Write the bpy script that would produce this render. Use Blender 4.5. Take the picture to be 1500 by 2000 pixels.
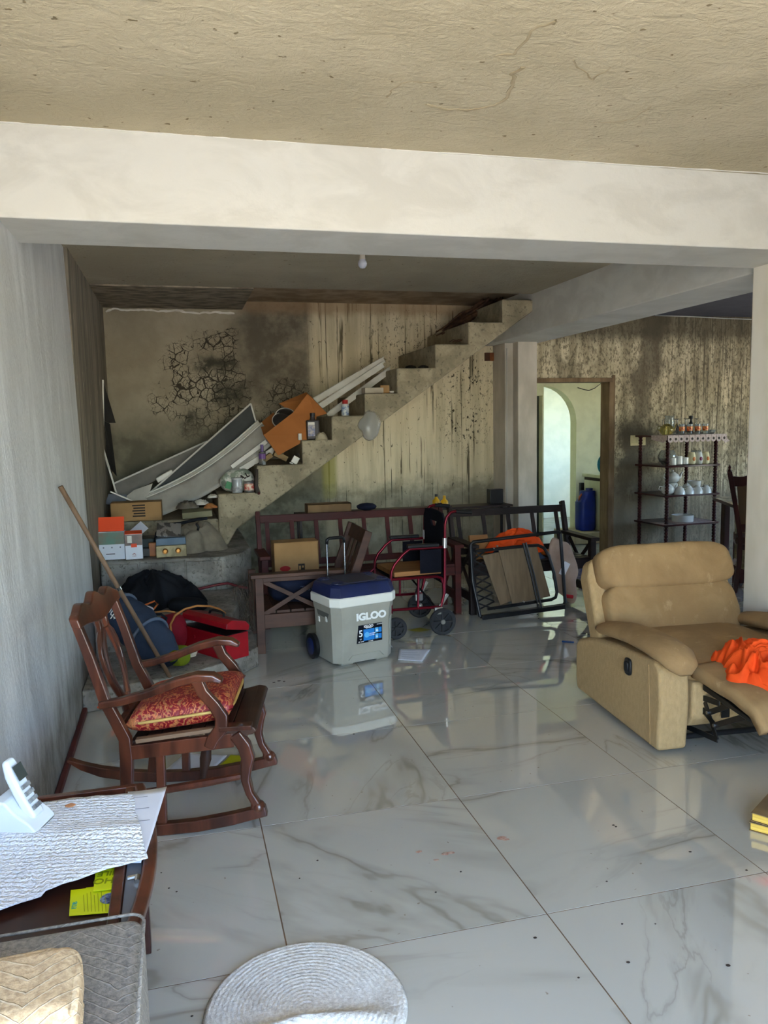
import bpy, bmesh, math, random
from mathutils import Vector, Matrix, noise
random.seed(11)
S = bpy.context.scene
for o in list(bpy.data.objects): bpy.data.objects.remove(o)
COL = S.collection
PI = math.pi

# ---------------------------------------------------------------- camera, sky, sun, exposure
YAW, PIT, ROL = math.radians(14.5175), math.radians(6.351), math.radians(-1.1765)
CAM = Vector((-1.0413, -2.9039, 1.5218)); FPX = 1541.63
_f = Vector((math.sin(YAW)*math.cos(PIT), math.cos(YAW)*math.cos(PIT), -math.sin(PIT)))
_r = Vector((math.cos(YAW), -math.sin(YAW), 0)); _u = _r.cross(_f)
CR = _r*math.cos(ROL) + _u*math.sin(ROL); CU = -_r*math.sin(ROL) + _u*math.cos(ROL); CF = _f
cd = bpy.data.cameras.new('camera'); cam = bpy.data.objects.new('camera', cd); COL.objects.link(cam)
cam.matrix_world = Matrix(((CR.x, CU.x, -CF.x, CAM.x), (CR.y, CU.y, -CF.y, CAM.y), (CR.z, CU.z, -CF.z, CAM.z), (0, 0, 0, 1)))
cd.sensor_fit = 'VERTICAL'; cd.sensor_height = 36; cd.lens = 36*FPX/2000; cd.clip_start = .02
S.camera = cam

def at(x, y, axis, v):
    """the point of the place seen at a pixel of the 1500x2000 photograph, on the plane axis = v (metres)"""
    d = CF + CR*((x-750)/FPX) - CU*((y-1000)/FPX); i = 'xyz'.index(axis)
    return CAM + d*((v-CAM[i])/d[i])

W = bpy.data.worlds.new('sky'); S.world = W; W.use_nodes = True
_n = W.node_tree; _bg = _n.nodes['Background']; _sky = _n.nodes.new('ShaderNodeTexSky')
_sky.sky_type = 'NISHITA'; _sky.sun_disc = False; _sky.sun_elevation = math.radians(58); _sky.sun_rotation = math.radians(150); _sky.ozone_density = 2.5; _sky.dust_density = .3
_n.links.new(_sky.outputs[0], _bg.inputs[0]); _bg.inputs[1].default_value = 2.9
sd = bpy.data.lights.new('sun', 'SUN'); sun = bpy.data.objects.new('sun', sd); COL.objects.link(sun)
sd.energy = 84; sd.angle = .01; sd.color = (1, .95, .88)
sun.rotation_euler = Vector((-.30, .36, -.88)).to_track_quat('-Z', 'Y').to_euler()
S.view_settings.view_transform = 'Standard'; S.view_settings.look = 'None'
S.view_settings.exposure = -.1; S.view_settings.gamma = 1; S.view_settings.use_curve_mapping = False
S.cycles.max_bounces = 12; S.cycles.diffuse_bounces = 8; S.cycles.sample_clamp_indirect = 6

# ---------------------------------------------------------------- material helpers
def rgb(r, g, b):
    f = lambda c: c/12.92 if c <= .04045 else ((c+.055)/1.055)**2.4
    return (f(r/255), f(g/255), f(b/255), 1)
class T:
    """short hand for a material's node tree"""
    def __init__(s, name, rough=.5, metal=0, spec=.5):
        s.m = bpy.data.materials.new(name); s.m.use_nodes = True; s.t = s.m.node_tree; s.b = s.t.nodes['Principled BSDF']
        s.b.inputs['Roughness'].default_value = rough; s.b.inputs['Metallic'].default_value = metal
        s.b.inputs['Specular IOR Level'].default_value = spec
        tc = s.t.nodes.new('ShaderNodeTexCoord'); s.obj = tc.outputs['Object']; s.gen = tc.outputs['Generated']
    def l(s, a, b):
        if hasattr(a, 'links') or hasattr(a, 'is_linked'): s.t.links.new(a, b)
        else: b.default_value = a
    def map(s, v, scale=(1, 1, 1), loc=(0, 0, 0), rot=(0, 0, 0)):
        n = s.t.nodes.new('ShaderNodeMapping'); s.l(v, n.inputs[0]); n.inputs['Scale'].default_value = scale
        n.inputs['Location'].default_value = loc; n.inputs['Rotation'].default_value = rot; return n.outputs[0]
    def noise(s, v, scale, detail=4, rough=.55, dist=0, col=False):
        n = s.t.nodes.new('ShaderNodeTexNoise'); s.l(v, n.inputs['Vector']); n.inputs['Scale'].default_value = scale
        n.inputs['Detail'].default_value = detail; n.inputs['Roughness'].default_value = rough; n.inputs['Distortion'].default_value = dist
        return n.outputs[1 if col else 0]
    def voro(s, v, scale, feature='DISTANCE_TO_EDGE', rnd=1):
        n = s.t.nodes.new('ShaderNodeTexVoronoi'); n.feature = feature; s.l(v, n.inputs['Vector']); n.inputs['Scale'].default_value = scale
        n.inputs['Randomness'].default_value = rnd; return n.outputs[0]
    def wave(s, v, scale, dist=0, detail=2, dscale=1, kind='BANDS', d='X', prof='SIN'):
        n = s.t.nodes.new('ShaderNodeTexWave'); n.wave_type = kind; n.wave_profile = prof
        if kind == 'BANDS': n.bands_direction = d
        else: n.rings_direction = d
        s.l(v, n.inputs[0]); n.inputs['Scale'].default_value = scale; n.inputs['Distortion'].default_value = dist
        n.inputs['Detail'].default_value = detail; n.inputs['Detail Scale'].default_value = dscale; return n.outputs[1]
    def sep(s, v):
        n = s.t.nodes.new('ShaderNodeSeparateXYZ'); s.l(v, n.inputs[0]); return n.outputs
    def math(s, op, a, b=0, clamp=False):
        n = s.t.nodes.new('ShaderNodeMath'); n.operation = op; n.use_clamp = clamp; s.l(a, n.inputs[0]); s.l(b, n.inputs[1]); return n.outputs[0]
    def ramp(s, f, lo, hi):
        """0 below lo, 1 above hi (or the reverse)"""
        n = s.t.nodes.new('ShaderNodeMapRange'); n.interpolation_type = 'SMOOTHSTEP'; s.l(f, n.inputs[0])
        if lo <= hi: n.inputs[1].default_value, n.inputs[2].default_value = lo, hi
        else: n.inputs[1].default_value, n.inputs[2].default_value = hi, lo; n.inputs[3].default_value, n.inputs[4].default_value = 1, 0
        return n.outputs[0]
    def mix(s, f, a, b):
        n = s.t.nodes.new('ShaderNodeMix'); n.data_type = 'RGBA'; s.l(f, n.inputs[0]); s.l(a, n.inputs[6]); s.l(b, n.inputs[7]); return n.outputs[2]
    def box2(s, x, z, x0, x1, z0, z1, e=.12):
        """soft mask of a rectangle in x, z"""
        a = s.math('MULTIPLY', s.ramp(x, x0-e, x0+e), s.ramp(x, x1+e, x1-e)); b = s.math('MULTIPLY', s.ramp(z, z0-e, z0+e), s.ramp(z, z1+e, z1-e))
        return s.math('MULTIPLY', a, b)
    def col(s, c): s.l(c, s.b.inputs['Base Color']); return s
    def bump(s, h, st=.3, d=.01):
        n = s.t.nodes.new('ShaderNodeBump'); s.l(h, n.inputs['Height']); n.inputs['Strength'].default_value = st; n.inputs['Distance'].default_value = d
        s.t.links.new(n.outputs[0], s.b.inputs['Normal']); return s
def mat(name, c, c2=None, rough=.5, metal=0, scale=6, stretch=(1, 1, 1), bump=0, bscale=40, spec=.35, detail=4, lo=.35, hi=.65, bstretch=None, **kw):
    t = T(name, rough, metal, spec)
    if c2: t.col(t.mix(t.ramp(t.noise(t.map(t.obj, stretch), scale, detail), lo, hi), c, c2))
    else: t.b.inputs['Base Color'].default_value = c
    if bump: t.bump(t.noise(t.map(t.obj, bstretch or stretch), bscale, 3), bump, .004)
    for k, v in kw.items(): t.b.inputs[k.replace('_', ' ')].default_value = v
    return t.m
def wood(name, c, c2, rough=.4, axis='X', scale=14, bump=.08, coat=0):
    t = T(name, rough, spec=.3); s = {'X': (.12, 1, 1), 'Y': (1, .12, 1), 'Z': (1, 1, .12)}[axis]
    v = t.map(t.obj, s); n = t.noise(v, scale, 5, .6, .6); n2 = t.noise(t.obj, 3, 3)
    t.col(t.mix(t.ramp(t.math('ADD', t.math('MULTIPLY', n, .75), t.math('MULTIPLY', n2, .35)), .4, .7), c, c2)); t.bump(n, bump, .003)
    t.b.inputs['Coat Weight'].default_value = coat; return t.m

# ---------------------------------------------------------------- mesh helpers
class B:
    def __init__(s): s.v = []; s.f = []
    def add(s, vs, fs):
        o = len(s.v); s.v += [Vector(q) for q in vs]; s.f += [[i+o for i in q] for q in fs]; return s
    def box(s, c, d, R=None, top=None):
        """box of centre c, size d; top = scale of the upper face"""
        x, y, z = d[0]/2, d[1]/2, d[2]/2; k = top or (1, 1)
        vs = [(-x, -y, -z), (x, -y, -z), (x, y, -z), (-x, y, -z), (-x*k[0], -y*k[1], z), (x*k[0], -y*k[1], z), (x*k[0], y*k[1], z), (-x*k[0], y*k[1], z)]
        R = R or Matrix.Identity(3); c = Vector(c)
        return s.add([c + R @ Vector(q) for q in vs], [(0, 3, 2, 1), (4, 5, 6, 7), (0, 1, 5, 4), (1, 2, 6, 5), (2, 3, 7, 6), (3, 0, 4, 7)])
    def bb(s, a, b): # box by two corners
        a, b = Vector(a), Vector(b); d = b-a; return s.box((a+b)/2, (abs(d.x), abs(d.y), abs(d.z)))
    def bar(s, p, q, w, h, up=(0, 0, 1)):
        """rectangular bar from p to q, w across, h along up"""
        p, q = Vector(p), Vector(q); d = (q-p); L = d.length; d.normalize(); up = Vector(up); x = d.cross(up)
        if x.length < 1e-4: x = d.cross(Vector((0, 1, 0)))
        x.normalize(); y = x.cross(d)
        R = Matrix((x, d, y)).transposed(); return s.box((p+q)/2, (w, L, h), R)
    def tube(s, pts, r, n=8, closed=False, flat=None):
        """round (or flattened: flat = (normal vector, factor)) tube along pts, r a number or a list"""
        pts = [Vector(p) for p in pts]; m = len(pts); r = r if isinstance(r, (list, tuple)) else [r]*m; vs = []; fs = []
        t0 = (pts[1]-pts[0]).normalized(); a = t0.orthogonal().normalized()
        if flat: a = Vector(flat[0]); a = (a - t0*a.dot(t0)).normalized()
        for i in range(m):
            if closed: t = pts[(i+1) % m]-pts[i-1]
            else: t = pts[min(i+1, m-1)]-pts[max(i-1, 0)]
            t.normalize(); a = (Vector(flat[0]) if flat else a); a = a - t*a.dot(t)
            if a.length < 1e-5: a = t.orthogonal()
            a.normalize(); b = t.cross(a); k = flat[1] if flat else 1
            vs += [pts[i] + (a*math.cos(2*PI*j/n)*k + b*math.sin(2*PI*j/n))*r[i] for j in range(n)]
        for i in range(m if closed else m-1):
            for j in range(n): fs.append((i*n+j, i*n+(j+1) % n, ((i+1) % m)*n+(j+1) % n, ((i+1) % m)*n+j))
        if not closed: fs += [list(range(n))[::-1], [(m-1)*n+j for j in range(n)]]
        return s.add(vs, fs)
    def sweep(s, pts, ws, hs, side):
        """rectangular section along pts; ws across along the vector side, hs in the other direction"""
        pts = [Vector(p) for p in pts]; m = len(pts); side = Vector(side).normalized(); vs = []; fs = []
        ws = ws if isinstance(ws, (list, tuple)) else [ws]*m; hs = hs if isinstance(hs, (list, tuple)) else [hs]*m
        for i in range(m):
            t = (pts[min(i+1, m-1)]-pts[max(i-1, 0)]).normalized(); n = side.cross(t).normalized()
            for a, b in ((-1, -1), (1, -1), (1, 1), (-1, 1)): vs.append(pts[i] + side*a*ws[i]/2 + n*b*hs[i]/2)
        for i in range(m-1):
            for j in range(4): fs.append((i*4+j, i*4+(j+1) % 4, i*4+4+(j+1) % 4, i*4+4+j))
        fs += [(3, 2, 1, 0), tuple((m-1)*4+j for j in range(4))]
        return s.add(vs, fs)
    def cyl(s, p, q, r, r2=None, n=16): return s.tube([p, q], [r, r if r2 is None else r2], n)
    def lathe(s, prof, c=(0, 0, 0), n=20, R=None):
        c = Vector(c); R = R or Matrix.Identity(3); vs = []; fs = []; m = len(prof)
        for r, z in prof: vs += [c + R @ Vector((r*math.cos(2*PI*j/n), r*math.sin(2*PI*j/n), z)) for j in range(n)]
        for i in range(m-1):
            for j in range(n): fs.append((i*n+j, i*n+(j+1) % n, (i+1)*n+(j+1) % n, (i+1)*n+j))
        if prof[0][0] > 1e-4: fs.append(list(range(n))[::-1])
        if prof[-1][0] > 1e-4: fs.append([(m-1)*n+j for j in range(n)])
        return s.add(vs, fs)
    def prism(s, poly, h, fn):
        """polygon (a, b) extruded by h; fn(a, b, t) with t = 0 or 1 gives the point"""
        n = len(poly); vs = [fn(a, b, 0) for a, b in poly] + [fn(a, b, h) for a, b in poly]
        return s.add(vs, [list(range(n))[::-1], list(range(n, 2*n))] + [(i, (i+1) % n, n+(i+1) % n, n+i) for i in range(n)])
    def grid(s, nu, nv, fn):
        vs = [fn(i/nu, j/nv) for j in range(nv+1) for i in range(nu+1)]; w = nu+1
        return s.add(vs, [(j*w+i, j*w+i+1, (j+1)*w+i+1, (j+1)*w+i) for j in range(nv) for i in range(nu)])
    def blob(s, c, rad, fn=None, n=24, m=14, R=None):
        """ball with radii rad, fn(dir) scales the radius"""
        c = Vector(c); R = R or Matrix.Identity(3); vs = []
        for i in range(m+1):
            th = PI*i/m
            for j in range(n):
                d = Vector((math.sin(th)*math.cos(2*PI*j/n), math.sin(th)*math.sin(2*PI*j/n), -math.cos(th))); k = fn(d) if fn else 1
                vs.append(c + R @ Vector((d.x*rad[0]*k, d.y*rad[1]*k, d.z*rad[2]*k)))
        return s.add(vs, [(i*n+j, i*n+(j+1) % n, (i+1)*n+(j+1) % n, (i+1)*n+j) for i in range(m) for j in range(n)])
    def build(s, name, m, parent=None, bevel=0, smooth=None, solid=0, sub=0, kind=None, fix=True, seg=2):
        me = bpy.data.meshes.new(name); bm = bmesh.new(); vs = [bm.verts.new(q) for q in s.v]
        for f in s.f:
            try: bm.faces.new([vs[i] for i in f])
            except ValueError: pass
        if fix:
            bmesh.ops.remove_doubles(bm, verts=bm.verts, dist=1e-6)
            bmesh.ops.recalc_face_normals(bm, faces=bm.faces)
        bm.to_mesh(me); bm.free(); o = bpy.data.objects.new(name, me); COL.objects.link(o)
        if m: me.materials.append(m)
        if parent is not None: o.parent = parent
        if smooth is not None:
            for p in me.polygons: p.use_smooth = True
            if smooth: me.set_sharp_from_angle(angle=math.radians(smooth))
        if solid: q = o.modifiers.new('solid', 'SOLIDIFY'); q.thickness = solid; q.offset = 0
        if bevel:
            q = o.modifiers.new('bevel', 'BEVEL'); q.width = bevel; q.segments = seg; q.limit_method = 'ANGLE'; q.angle_limit = math.radians(35)
            if smooth is None:
                for p in me.polygons: p.use_smooth = True
                q.harden_normals = True
        if sub: q = o.modifiers.new('sub', 'SUBSURF'); q.levels = q.render_levels = sub
        if kind: o['kind'] = kind
        return o
def tag(o, label, cat, group=None, kind=None):
    o['label'] = label; o['category'] = cat
    if group: o['group'] = group
    if kind: o['kind'] = kind
    return o
def thing(name, label, cat, loc=(0, 0, 0), rz=0, group=None):
    o = bpy.data.objects.new(name, None); COL.objects.link(o); o.location = loc; o.rotation_euler = (0, 0, rz); o.empty_display_size = .05
    return tag(o, label, cat, group)
def copy_tree(o, parent=None):
    c = o.copy(); COL.objects.link(c); c.parent = parent
    for ch in [q for q in bpy.data.objects if q.parent == o]: copy_tree(ch, c)
    return c
def struct(o, label=None): o['kind'] = 'structure'; (label and o.__setitem__('label', label)); return o
def text(name, s, size, m, parent, loc, rot, depth=.001, bold=0, align='CENTER', sx=1):
    """flat lettering turned into a mesh"""
    c = bpy.data.curves.new(name, 'FONT'); c.body = s; c.size = size; c.extrude = depth; c.offset = bold; c.align_x = align; c.align_y = 'CENTER'
    o = bpy.data.objects.new(name, c); COL.objects.link(o); bpy.context.view_layer.update()
    me = bpy.data.meshes.new_from_object(o.evaluated_get(bpy.context.evaluated_depsgraph_get())); bpy.data.objects.remove(o); bpy.data.curves.remove(c)
    p = bpy.data.objects.new(name, me); COL.objects.link(p); me.materials.clear(); me.materials.append(m)
    p.location = loc; p.rotation_euler = rot; p.scale = (sx, 1, 1); p.parent = parent; return p
def nz(p, s=1, k=0): return noise.noise(Vector((p[0]*s+k, p[1]*s, p[2]*s)))
def rot(ax, a): return Matrix.Rotation(math.radians(a), 3, ax)

# ---------------------------------------------------------------- materials of the setting
def m_tile():
    t = T('marble_tile', .03, spec=1.0); oi = t.t.nodes.new('ShaderNodeObjectInfo')
    off = t.t.nodes.new('ShaderNodeVectorMath'); off.operation = 'MULTIPLY_ADD'; t.l(oi.outputs['Random'], off.inputs[0]); off.inputs[1].default_value = (37, 53, 11); t.l(t.obj, off.inputs[2])
    vr = t.t.nodes.new('ShaderNodeVectorRotate'); vr.rotation_type = 'Z_AXIS'; t.l(off.outputs[0], vr.inputs['Vector']); t.l(t.math('MULTIPLY', oi.outputs['Random'], 2.6), vr.inputs['Angle'])
    v = t.map(vr.outputs[0], (1.25, .34, 1))
    def vein(v, sc, w, dist): return t.math('ABSOLUTE', t.math('SUBTRACT', t.noise(v, sc, 5, .5, dist), .5))
    r1 = vein(v, 1.5, 0, .5); m1 = t.ramp(t.noise(v, 2.1, 2), .42, .60); r2 = vein(t.map(v, loc=(7, 3, 1), rot=(0, 0, .35)), 2.6, 0, .8); m2 = t.ramp(t.noise(v, 1.3, 3), .47, .62)
    f = t.math('MULTIPLY', m1, t.math('ADD', t.math('MULTIPLY', t.ramp(r1, .014, .0), .30), t.math('MULTIPLY', t.ramp(r1, .06, .0), .26)))
    f = t.math('MAXIMUM', f, t.math('MULTIPLY', m2, t.math('ADD', t.math('MULTIPLY', t.ramp(r2, .012, 0), .22), t.math('MULTIPLY', t.ramp(r2, .045, 0), .18))))
    c = t.mix(f, t.mix(t.noise(v, 1.5, 3), rgb(196, 193, 181), rgb(184, 182, 170)), rgb(108, 100, 84))
    c = t.mix(t.ramp(t.noise(t.obj, 38, 2, .4), .74, .78), c, rgb(150, 140, 124))
    t.b.inputs['Coat Weight'].default_value = 1; t.b.inputs['Coat IOR'].default_value = 1.7; t.b.inputs['Coat Roughness'].default_value = .006
    t.col(c); t.l(t.math('ADD', .012, t.math('MULTIPLY', t.ramp(t.noise(t.obj, 2.4, 4), .5, .8), .03)), t.b.inputs['Roughness']); return t.m
def m_ceiling(name, c1, c2):
    t = T(name, .85, spec=.2); n = t.noise(t.obj, 1.1, 5, .6, .4)
    c = t.mix(t.ramp(n, .38, .66), c1, c2); c = t.mix(t.ramp(t.noise(t.obj, 30, 2, .4), .72, .76), c, rgb(120, 108, 84))
    h = t.math('ADD', t.noise(t.map(t.obj, (1, 1.6, 1)), 9, 6, .65, .8), t.math('MULTIPLY', t.noise(t.obj, 55, 3), .35)); t.col(c); t.bump(h, .55, .02); return t.m
def m_beam():
    t = T('beam_whitewash', .7); n = t.noise(t.map(t.obj, (1, 1, 2.2)), 2.6, 5, .6, .5); c = t.mix(t.ramp(n, .36, .62), rgb(192, 190, 182), rgb(206, 204, 196))
    c = t.mix(t.math('MULTIPLY', t.ramp(t.noise(t.map(t.obj, (1.5, 3, 6)), 5, 5, .7, 1), .62, .72), .22), c, rgb(184, 180, 166))
    t.col(c); t.bump(t.noise(t.obj, 14, 5, .6), .25, .01); return t.m
def m_leftwall():
    t = T('painted_plaster', .6); p = t.sep(t.obj); v = t.map(t.obj, (1, 2.4, .7)); n = t.noise(v, 1.5, 6, .62, .8)
    c = t.mix(t.ramp(n, .36, .64), rgb(186, 188, 187), rgb(210, 212, 211))
    fl = t.math('MULTIPLY', t.ramp(t.noise(t.map(t.obj, (1, 10, 2.4)), 2.6, 5, .75, 1.2), .62, .70), t.ramp(t.noise(t.obj, 1.3, 3), .4, .55)); c = t.mix(t.math('MULTIPLY', fl, .9), c, rgb(236, 236, 230))
    # bare grey cement showing low down, with its own ragged edge
    low = t.math('ADD', p[2], t.math('MULTIPLY', t.noise(v, 2.2, 5, .7), .55)); c = t.mix(t.ramp(low, .78, .42), c, t.mix(t.ramp(t.noise(t.map(t.obj, (1, 2, 1)), 6, 6, .7), .35, .65), rgb(104, 100, 92), rgb(142, 138, 130)))
    t.col(c); t.bump(t.math('ADD', n, t.math('MULTIPLY', t.noise(t.map(t.obj, (1, 3, 1)), 22, 5, .7), .6)), .8, .016); return t.m
def m_darkwall():
    t = T('bare_plaster', .8); n = t.noise(t.map(t.obj, (1, 4, .5)), 2.2, 6, .65, .4); c = t.mix(t.ramp(n, .35, .62), rgb(92, 86, 74), rgb(132, 124, 108))
    c = t.mix(t.ramp(t.noise(t.map(t.obj, (1, 3, 1)), 3, 5, .7), .62, .67), c, rgb(168, 160, 142)); t.col(c); t.bump(n, .4, .01); return t.m
def m_backwall():
    """plaster, mould and rain streaks of the wall behind the stairs (x and z in metres)"""
    t = T('stained_back_wall', .9, spec=.15); p = t.sep(t.obj); x, z = p[0], p[2]
    wob = t.math('MULTIPLY', t.math('SUBTRACT', t.noise(t.obj, 3.5, 5, .65), .5), .5); xw = t.math('ADD', x, wob); zw = t.math('ADD', z, wob)
    pl = t.mix(t.ramp(t.noise(t.obj, 1.6, 5, .6), .35, .65), rgb(142, 132, 111), rgb(164, 154, 132))                       # plaster
    # crazed patches: cracks of a dried skin
    vc = t.map(t.obj, (1, 1, 1)); d = t.t.nodes.new('ShaderNodeVectorMath'); d.operation = 'MULTIPLY_ADD'; t.l(t.noise(t.obj, 9, 3, col=True), d.inputs[0]); d.inputs[1].default_value = (.05, .05, .05); t.l(vc, d.inputs[2])
    cr = t.math('MINIMUM', t.voro(d.outputs[0], 11), t.math('MULTIPLY', t.voro(d.outputs[0], 24), 1.6))
    big = t.math('MULTIPLY', t.math('SUBTRACT', t.noise(t.map(t.obj, loc=(3.3, 0, 1.7)), 2.6, 5, .65), .5), 3.2); ell = lambda cx, cz, a, b: t.math('ADD', t.math('POWER', t.math('DIVIDE', t.math('SUBTRACT', x, cx), a), 2), t.math('POWER', t.math('DIVIDE', t.math('SUBTRACT', z, cz), b), 2)); rr = t.math('ADD', t.math('MINIMUM', ell(-.74, 1.84, .52, .55), ell(.02, 1.72, .3, .26)), big); zone = t.ramp(rr, 1.3, .4)
    pat = t.math('MULTIPLY', zone, t.ramp(t.noise(t.map(t.obj, loc=(1.2, 0, .4)), 4.0, 5, .65), .30, .66)); wdt = t.math('MULTIPLY', pat, .075)
    crack = t.ramp(t.math('SUBTRACT', wdt, cr), -.012, .02); crack = t.math('MULTIPLY', crack, t.ramp(pat, .05, .5))
    c = t.mix(crack, pl, rgb(62, 56, 46))
    mold = t.math('MULTIPLY', t.ramp(t.noise(t.obj, 5, 6, .7, .4), .30, .50), t.math('MAXIMUM', t.box2(xw, zw, -.84, -.46, 2.0, 2.2, .09), t.math('MAXIMUM', t.box2(xw, zw, -.70, -.38, 1.72, 1.94, .09), t.box2(xw, zw, -.98, -.80, 1.45, 1.72, .09))))
    c = t.mix(t.math('MULTIPLY', mold, .9), c, rgb(46, 46, 38))
    dark = t.math('MULTIPLY', t.box2(xw, zw, -.42, .3, 1.75, 2.7, .16), t.ramp(t.noise(t.obj, 3, 6, .65), .25, .6)); c = t.mix(t.math('MULTIPLY', dark, .8), c, rgb(74, 68, 58))
    # pale raw concrete with vertical drips right of x = .3
    vs = t.map(t.obj, (7, 1, .5)); st = t.noise(vs, 1.5, 5, .6, .15); st2 = t.math('ADD', t.noise(t.map(t.obj, (26, 1, .45)), 1.3, 4, .6, .5), t.math('MULTIPLY', t.math('SUBTRACT', t.noise(t.map(t.obj, (2.4, 1, 1.1)), 1.6, 3), .5), .22))
    pale = t.mix(t.ramp(st, .34, .6), rgb(184, 171, 140), rgb(212, 198, 166)); len_ = t.math('SUBTRACT', z, t.math('MULTIPLY', t.noise(t.map(t.obj, (9, 1, .05)), 1.6, 2), 2.2))
    pale = t.mix(t.math('MULTIPLY', t.ramp(st2, .605, .65), .8), pale, rgb(76, 68, 48)); pale = t.mix(t.math('MULTIPLY', t.math('MULTIPLY', t.ramp(t.noise(t.map(t.obj, (17, 1, .22)), 1.7, 5, .55, .35), .63, .65), t.ramp(t.noise(t.map(t.obj, (3, 1, 2.2)), 1.5, 3), .42, .5)), .85), pale, rgb(60, 52, 36))
    pale = t.mix(t.math('MULTIPLY', t.math('MULTIPLY', t.ramp(st, .6, .66), t.box2(x, z, .5, 1.0, 1.9, 2.55, .1)), .9), pale, rgb(70, 62, 40))
    sp = t.noise(t.map(t.obj, (26, 1, 17)), 1.5, 5, .7, .5); spz = t.math('MAXIMUM', t.box2(xw, zw, 1.65, 2.15, 1.3, 2.2, .15), t.math('MULTIPLY', t.box2(xw, zw, .9, 1.8, 2.0, 2.6, .2), .8)); pale = t.mix(t.math('MULTIPLY', t.ramp(sp, .56, .62), spz), pale, rgb(40, 34, 26))
    pale = t.mix(t.math('MULTIPLY', t.ramp(t.noise(t.map(t.obj, (20, 1, 12)), 1.6, 4, .6, 1), .655, .69), .85), pale, rgb(58, 50, 38))
    low = t.math('MULTIPLY', t.ramp(zw, 1.75, 1.3), t.ramp(x, .42, .36)); right = t.ramp(t.math('ADD', x, t.math('MULTIPLY', wob, .12)), .22, .34)
    c = t.mix(right, c, pale); c = t.mix(low, c, t.mix(t.ramp(t.noise(t.obj, 4, 5), .4, .6), rgb(98, 94, 79), rgb(124, 118, 99)))
    c = t.mix(t.math('MULTIPLY', t.box2(x, zw, .36, .5, .8, 1.4, .03), .75), c, rgb(140, 136, 66))                                # yellow-green algae strip
    c = t.mix(t.math('MULTIPLY', t.math('MULTIPLY', t.ramp(t.math('ADD', z, t.math('MULTIPLY', wob, .3)), 2.56, 2.66), t.ramp(x, -.5, -.3)), .6), c, rgb(140, 110, 80))          # rusty top edge
    c = t.mix(t.math('MULTIPLY', t.ramp(zw, 1.0, .75), .7), c, t.mix(t.ramp(t.noise(t.obj, 7, 5), .4, .6), rgb(88, 88, 74), rgb(132, 128, 110)))
    t.col(c); t.bump(t.math('SUBTRACT', t.noise(t.obj, 18, 5, .65), crack), .5, .012); return t.m
def m_doorwall():
    t = T('mottled_door_wall', .9, spec=.15); p = t.sep(t.obj); x, z = p[0], p[2]; wob = t.math('MULTIPLY', t.math('SUBTRACT', t.noise(t.obj, 3, 5, .65), .5), .6); xw = t.math('ADD', x, wob)
    base = t.mix(t.ramp(t.noise(t.map(t.obj, (5, 1, .6)), 2, 5, .6), .35, .65), rgb(156, 145, 118), rgb(206, 193, 162))
    sp = t.noise(t.map(t.obj, (30, 1, 16)), 1.5, 5, .7, .4); c = t.mix(t.math('MULTIPLY', t.ramp(sp, .48, .6), .7), base, rgb(74, 66, 52)); c = t.mix(t.math('MULTIPLY', t.ramp(t.noise(t.map(t.obj, (1.6, 1, 1)), 2.2, 5, .65), .46, .66), .55), c, rgb(92, 84, 68))
    st = t.noise(t.map(t.obj, (34, 1, .9)), 1.4, 5, .65, .2); c = t.mix(t.math('MULTIPLY', t.ramp(st, .5, .62), t.math('MULTIPLY', t.ramp(x, 4.1, 4.5), .8)), c, rgb(78, 72, 60))
    s = t.math('ADD', xw, t.math('MULTIPLY', z, -.22)); sm = t.math('MULTIPLY', t.ramp(s, 3.35, 3.5), t.ramp(s, 3.8, 3.62)); c = t.mix(t.math('MULTIPLY', sm, .8), c, rgb(92, 84, 70))
    c = t.mix(t.math('MULTIPLY', t.box2(xw, z, 3.7, 4.2, .25, 1.45, .12), .8), c, rgb(88, 82, 70))
    c = t.mix(t.math('MULTIPLY', t.ramp(t.math('ADD', z, t.math('MULTIPLY', wob, .25)), 2.3, 2.48), .8), c, rgb(72, 66, 54))
    c = t.mix(t.math('MULTIPLY', t.ramp(t.math('ADD', z, wob), .8, .55), .7), c, rgb(128, 120, 102)); t.col(c); t.bump(t.math('ADD', sp, t.noise(t.obj, 20, 5)), .5, .01); return t.m
def m_concrete(name, c1, c2, sp=.5):
    t = T(name, .95, spec=.15); n = t.noise(t.obj, 5, 6, .65, .3); c = t.mix(t.ramp(n, .36, .64), c1, c2)
    c = t.mix(t.math('MULTIPLY', t.ramp(t.noise(t.obj, 34, 4, .6), .57, .66), sp), c, rgb(70, 64, 54)); t.col(c); t.bump(t.math('ADD', n, t.math('MULTIPLY', t.noise(t.obj, 45, 4), .7)), .7, .012); return t.m
M = {}
M['tile'] = m_tile(); M['grout'] = mat('grout', rgb(112, 88, 62), rgb(88, 70, 52), rough=.9)
M['ceil'] = m_ceiling('ceiling_paint', rgb(168, 158, 134), rgb(182, 172, 148)); M['ceil2'] = m_ceiling('back_ceiling_paint', rgb(162, 154, 134), rgb(174, 166, 146))
M['ceil3'] = mat('dark_ceiling', rgb(62, 64, 76), rgb(70, 72, 84), rough=.7)  # dark blue grey tone for the ceiling of the dining side
M['beam'] = m_beam(); M['lwall'] = m_leftwall(); M['dwall'] = m_darkwall(); M['bwall'] = m_backwall(); M['doorwall'] = m_doorwall()
M['conc'] = m_concrete('stair_concrete', rgb(128, 119, 98), rgb(160, 149, 124)); M['conc2'] = m_concrete('grey_concrete', rgb(112, 108, 100), rgb(150, 146, 136), .6)
M['pillar'] = mat('pillar_plaster', rgb(168, 160, 146), rgb(192, 184, 170), rough=.75, scale=4, stretch=(1, 1, .4), bump=.3, bscale=20)
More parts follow.
